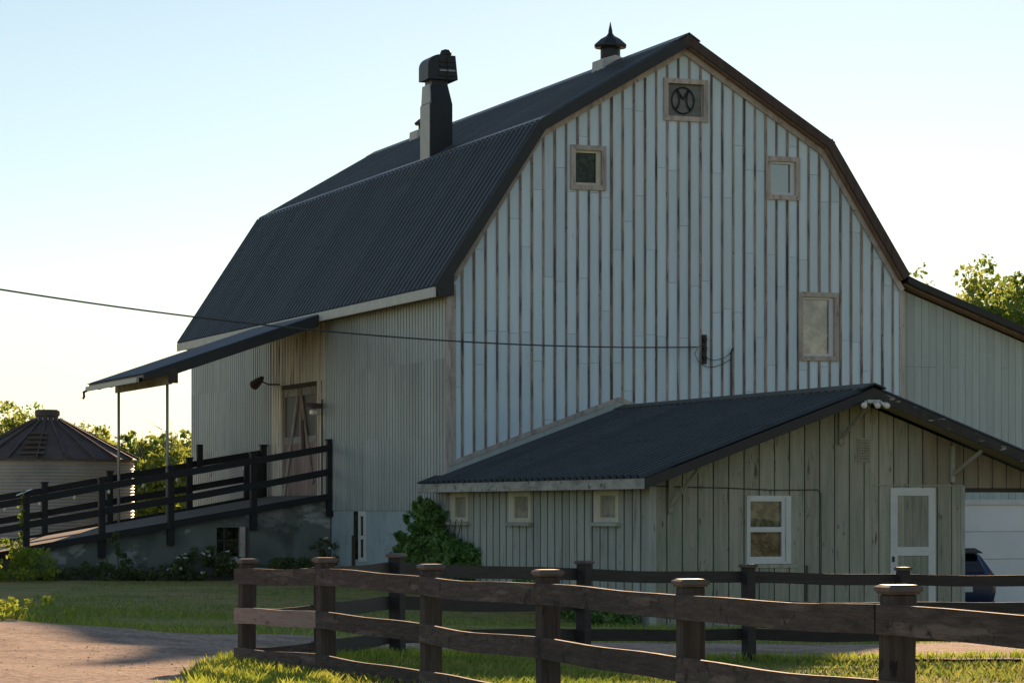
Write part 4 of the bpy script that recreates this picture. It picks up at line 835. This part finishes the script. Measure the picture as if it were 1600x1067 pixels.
def top_h(py, Z, z0): return 2.1+(796-py)/FPX*Z - z0
# right hand tree behind the wing
for i, (px, py, Z, cr_, lb) in enumerate([(1592,410,100,2.4,'bright green leafy tree rising behind the wing roof at the right edge'),(1548,432,104,1.7,'yellow green tree between two others behind the wing roof'),(1500,456,108,1.0,'small sparse tree nearest the barn behind the wing roof')]):
    x, y = vp(px, Z); tree('leafy_tree', x, y, top_h(py, Z, .3), cr_, lb, M['leafB'] if i == 1 else M['leafA'], 0.20, 190 if i < 2 else 60, 75 if i < 2 else 40, 'trees behind the wing', base=0.3)
x, y = vp(1432, 112); 
tree('leafy_tree', x, y, top_h(412,112,.3), 0.55, 'thin twig topped tree peeking just above the barn eave', M['leafA'], 0.15, 60, 6, 'trees behind the wing', base=0.91, clump=0.018)
# trees on the left horizon
LT = [(20,640,130,2.2),(62,652,132,1.6),(150,668,128,1.9),(185,690,120,1.8),(222,676,124,2.0),(255,690,116,1.8),(285,668,122,2.0),(318,672,130,2.2),(-30,632,126,2.6),(110,672,140,2.0)]
LL = ['tall tree left of the grain bin roof','tree just left of the grain bin cap','tree just right of the grain bin cap','low tree right of the grain bin, before the far canopy pole','tree between the two canopy poles, left one','tree between the two canopy poles, right one','tree beside the near canopy pole','tree close to the barn\'s far corner','tree at the left edge beyond the grain bin','tree directly behind the grain bin roof']
for i, (px, py, Z, cr_) in enumerate(LT):
    x, y = vp(px, Z); hh = top_h(py, Z, .4)
    tree('hedge_tree', x, y, hh, cr_, 'backlit green ' + LL[i], M['leafA'] if i % 3 == 0 else M['leafB'], 0.2, 130, 60, 'trees along the left horizon', base=0.06, clump=0.11)
# bare twigs above the hedge
for px, py, Z, lb in ((205,668,118,'leafless twiggy shrub left of the near canopy pole'),(275,655,119,'leafless twiggy shrub beside the barn\'s far corner')):
    x, y = vp(px, Z); t = thing('bare_shrub', (x,y,.4), lb, 'shrub', 'bare shrubs'); mb = MB(); hh = top_h(py, Z, .4)
    for k in range(14):
        an = random.random()*6.28; sp2 = random.uniform(.2,.9); p0 = Vector((x,y,.4)); p1 = p0+Vector((math.cos(an)*sp2*.5,math.sin(an)*sp2*.5,hh*.6)); p2 = p0+Vector((math.cos(an)*sp2,math.sin(an)*sp2,hh*random.uniform(.8,1)))
        mb.tube([p0,p1,p2],[.03,.02,.008],4)
        for q in range(3): f_ = random.uniform(.3,.9); s0 = p1.lerp(p2,f_); mb.tube([s0,s0+Vector((random.gauss(0,.3),random.gauss(0,.3),random.uniform(.2,.5)))],[.012,.005],3)
    mb.build('stems', M['bark'], t)
# far wood along the horizon
cs = []; rs = []
for k in range(420):
    X = rng.uniform(-75,75); Z = rng.uniform(190,240); x, y = view_xy(X, Z); cs.append((x,y,rng.uniform(.5,4.2))); rs.append(rng.uniform(1.2,2.2))
V, F = leaf_cloud(cs, rs, 60, 0.6); fw = np_mesh('far_wood', V, F, M['leafA']); tag(fw, 'far off belt of green woodland along the horizon', 'woodland', kind='stuff')
# vine at the corner of barn and shed
vn = thing('vine', (-0.4,0.3,0.45), 'dense green vine bush climbing the corner of barn and shed', 'vine')
cs = []; rs = []
for k in range(210):
    v_ = rng.uniform(-2.0,2.5)
    zt = np.interp(v_, [-2.1,-1.4,-0.7,-0.1,0.1,0.6,1.2,1.9,2.6],[1.15,1.4,1.55,1.7,2.2,2.3,2.0,1.55,0.9]); zb = .4
    z_ = zb+(zt-zb)*rng.uniform(0,1)**0.7; cs.append((-0.10-rng.uniform(0,1)**1.5*0.55*(1-(z_-zb)/(zt-zb+.3)*.6), v_, z_)); rs.append(rng.uniform(.09,.22))
for k in range(14):
    v_ = rng.uniform(-1.8,2.2); p = np.array((-0.25-rng.uniform(0,.2), v_, np.interp(v_, [-2.1,-0.1,0.6,1.2,2.6],[1.05,1.6,2.2,1.95,0.85])))
    for q in range(3): p = p+np.array((-0.03,rng.normal(0,.05),0.05)); cs.append(tuple(p)); rs.append(0.045)
V, F = leaf_cloud(cs, rs, 70, 0.092, 0.9); np_mesh('foliage', V, F, M['ivy'], vn, (-0.4,0.3,.45))
mb = MB()
for k in range(9): v_ = -1.2+k*.35; mb.tube([(-.25,.2+v_*.3,.3),(-.3,v_*.8,1.0),(-.16,v_,1.9)],[.03,.02,.01],5)
tag(mb.build('stem', M['bark'], vn), kind='stuff')
# flowering bush at the ramp wall
def bush(name, pts, rads, nleaf, size, lm_, label, cat, flowers=None, loc=None, nst=10, group=None):
    loc = loc or pts[0]; t = thing(name, (loc[0],loc[1],h1(loc[0],loc[1])), label, cat, group)
    V, F = leaf_cloud(pts, rads, nleaf, size, 0.2); np_mesh('foliage', V, F, lm_, t, loc)
    mb = MB()
    for k in range(nst):
        p = pts[int(rng.integers(len(pts)))]; mb.tube([(loc[0]+(p[0]-loc[0])*.4,loc[1]+(p[1]-loc[1])*.4,h1(loc[0],loc[1])-.05),p],[.012,.005],4)
    tag(mb.build('stem', M['bark'], t), kind='stuff')
    if flowers:
        for p in flowers:
            f_ = MB()
            for q in range(7): c = Vector(p)+Vector((random.gauss(0,.025),random.gauss(0,.025),random.gauss(0,.015))); f_.lathe([(0.006,-.01),(0.03,0),(0.006,.014)], tuple(c), 5, random.random()*3)
            f_.build('flower_head', M['flower'], t)
    return t
def mound(u0,u1,v0,v1,ht,n,g=.45):
    out = []
    for k in range(n):
        a = rng.uniform(0,1); u = u0+(u1-u0)*a; out.append((u, rng.uniform(v0,v1), g+ht*(0.25+0.75*math.sin(math.pi*(0.1+0.8*a)))*rng.uniform(0.1,1)))
    return out
fp = mound(-4.2,-2.25,7.2,8.1,0.75,70); fl_ = [(p[0],p[1]-.15,p[2]+.08) for p in fp if p[2] > .55][:26]
bush('flowering_bush', fp, [.13]*len(fp), 45, .07, M['weed'], 'dark bush with small white flower heads against the ramp wall', 'bush', fl_, (-3.2,7.65,.45))
fp = [(-0.35+rng.normal(0,.18), 7.75+rng.normal(0,.15), .5+rng.uniform(0,.85)) for k in range(22)]
bush('flowering_weed', fp, [.10]*len(fp), 30, .07, M['weed'], 'tall weed with one pale flower at the ramp corner by the barn', 'weed', [(-0.4,7.65,1.42),(-.3,7.7,1.2)], (-.35,7.75,.5))
fp = mound(-9.6,-7.15,6.0,7.9,0.95,90,.5)
bush('weed_clump', fp, [.16]*len(fp), 50, .08, M['grasstall'], 'sunlit yellow green weeds at the low end of the ramp', 'weeds', None, (-8.4,7,.5))
fp = mound(-7.2,-4.3,7.0,8.1,0.40,80,.45)
bush('weed_clump', fp, [.13]*len(fp), 45, .06, M['weed'], 'low dark weeds along the foot of the ramp wall', 'weeds', None, (-5.8,7.6,.45))
fp = [(-5.45+.45*k/14+rng.normal(0,.07), 8.0-rng.uniform(0,.3), .5+1.0*(1-k/14)+rng.normal(0,.04)) for k in range(15)]
bush('climbing_weed', fp, [.10]*len(fp), 35, .07, M['weed'], 'green weed climbing the ramp wall below a railing post', 'weed', None, (-5.2,7.95,.45))
fp = [(-7.52+rng.normal(0,.03), 8.16+rng.normal(0,.05), .6+k*.105) for k in range(18)]
bush('climbing_vine', fp, [.06]*len(fp), 24, .06, M['grasstall'], 'sunlit green vine twining up the lowest visible ramp post', 'vine', None, (-7.5,8.1,.5), 3)
fp = mound(-2.2,-0.4,6.9,8.1,0.45,60,.5)
bush('weed_clump', fp, [.13]*len(fp), 40, .06, M['weed'], 'dark weeds under the small ramp window beside the flowering bush', 'weeds', None, (-1.3,7.6,.5))
for i, (u, v_, ht, lb) in enumerate(((-0.25,-5.4,.55,'green weeds at the foot of the shed side wall, beside the vine'),(-0.3,-7.6,.5,'middle clump of green weeds along the shed side wall'),(-0.3,-9.4,.35,'green weeds at the front corner of the shed side wall'))):
    fp = [(u+rng.normal(0,.2), v_+rng.normal(0,.7), h1(u,v_)+ht*rng.uniform(.1,1)) for k in range(50)]
    bush('weed_clump', fp, [.13]*len(fp), 40, .07, M['ivy'], lb, 'weeds', None, (u,v_,h1(u,v_)))
x, y = vp(8, 32.0); fp = [(x+rng.normal(0,.35), y+rng.normal(0,.3), h1(x,y)+.25*rng.uniform(.1,1)) for k in range(26)]
bush('weed_clump', fp, [.08]*len(fp), 30, .06, M['grasstall'], 'small sunlit weed tuft at the driveway edge on the far left', 'weeds', None, (x,y,.5))

# grass blades, uncountable
def blades(x, y, hgt, wid, bend=0.5):
    n = len(x); z = H(x, y)-.01; an = rng.uniform(0, 6.28, n); bd = rng.uniform(0.1,1,n)*bend*hgt; ba = rng.uniform(0,6.28,n)
    dx, dy = np.cos(an)*wid, np.sin(an)*wid; bx_, by_ = np.cos(ba)*bd, np.sin(ba)*bd
    V = np.stack([np.stack([x-dx,y-dy,z],-1), np.stack([x+dx,y+dy,z],-1), np.stack([x+bx_*.35+dx*.7,y+by_*.35+dy*.7,z+hgt*.6],-1), np.stack([x+bx_,y+by_,z+hgt],-1)],1).reshape(-1,3)
    return V, np.arange(4*n).reshape(-1,4)
def keep(x, y, margin=True):
    k = ~in_poly(x, y, drvW)
    k &= ~((x > -0.15) & (x < 18) & (y > -10.7) & (y < 22)); k &= ~((x > -11.3) & (y > 8.3) & (y < 13.7) & (x < 0.2))
    return k
x, y = scatter_xy(380000, -9, 11, 15, 64); k = keep(x, y); x, y = x[k], y[k]
pn = 0.5+0.5*np.sin(x*0.9+1.3*np.sin(y*0.7))*np.sin(y*1.1+x*.3)
V, F = blades(x, y, rng.uniform(.03,.10,len(x))*(0.45+1.0*pn), rng.uniform(.003,.007,len(x)), 0.9)
o = np_mesh('lawn_grass', V, F, M['grass']); tag(o, 'short mown grass covering the lawn and paddock', 'grass', kind='stuff')
xs, ys = [], []
def tall_patch(n, X0, X1, Z0, Z1):
    a, b = scatter_xy(n, X0, X1, Z0, Z1); k = keep(a, b); xs.append(a[k]); ys.append(b[k])
tall_patch(16000, -2.7, -1.2, 17, 23.8)
for (a, b, _), (c, d_, _) in list(zip(nearP, nearP[1:])) + list(zip(backP, backP[1:])):
    f_ = rng.uniform(0,1,1100); xs.append(a+(c-a)*f_+rng.normal(0,.13,1100)); ys.append(b+(d_-b)*f_+rng.normal(0,.13,1100))
dd = drvW[rng.integers(len(drvW), size=14000)] + rng.normal(0, .22, (14000,2)); k = keep(dd[:,0], dd[:,1]); xs.append(dd[k,0]); ys.append(dd[k,1])
x = np.concatenate(xs); y = np.concatenate(ys)
V, F = blades(x, y, rng.uniform(.04,.14,len(x)), rng.uniform(.0025,.005,len(x)), 0.6)
o = np_mesh('tall_grass', V, F, M['grasstall']); tag(o, 'longer uncut grass under the fences and along the driveway edge', 'grass', kind='stuff')
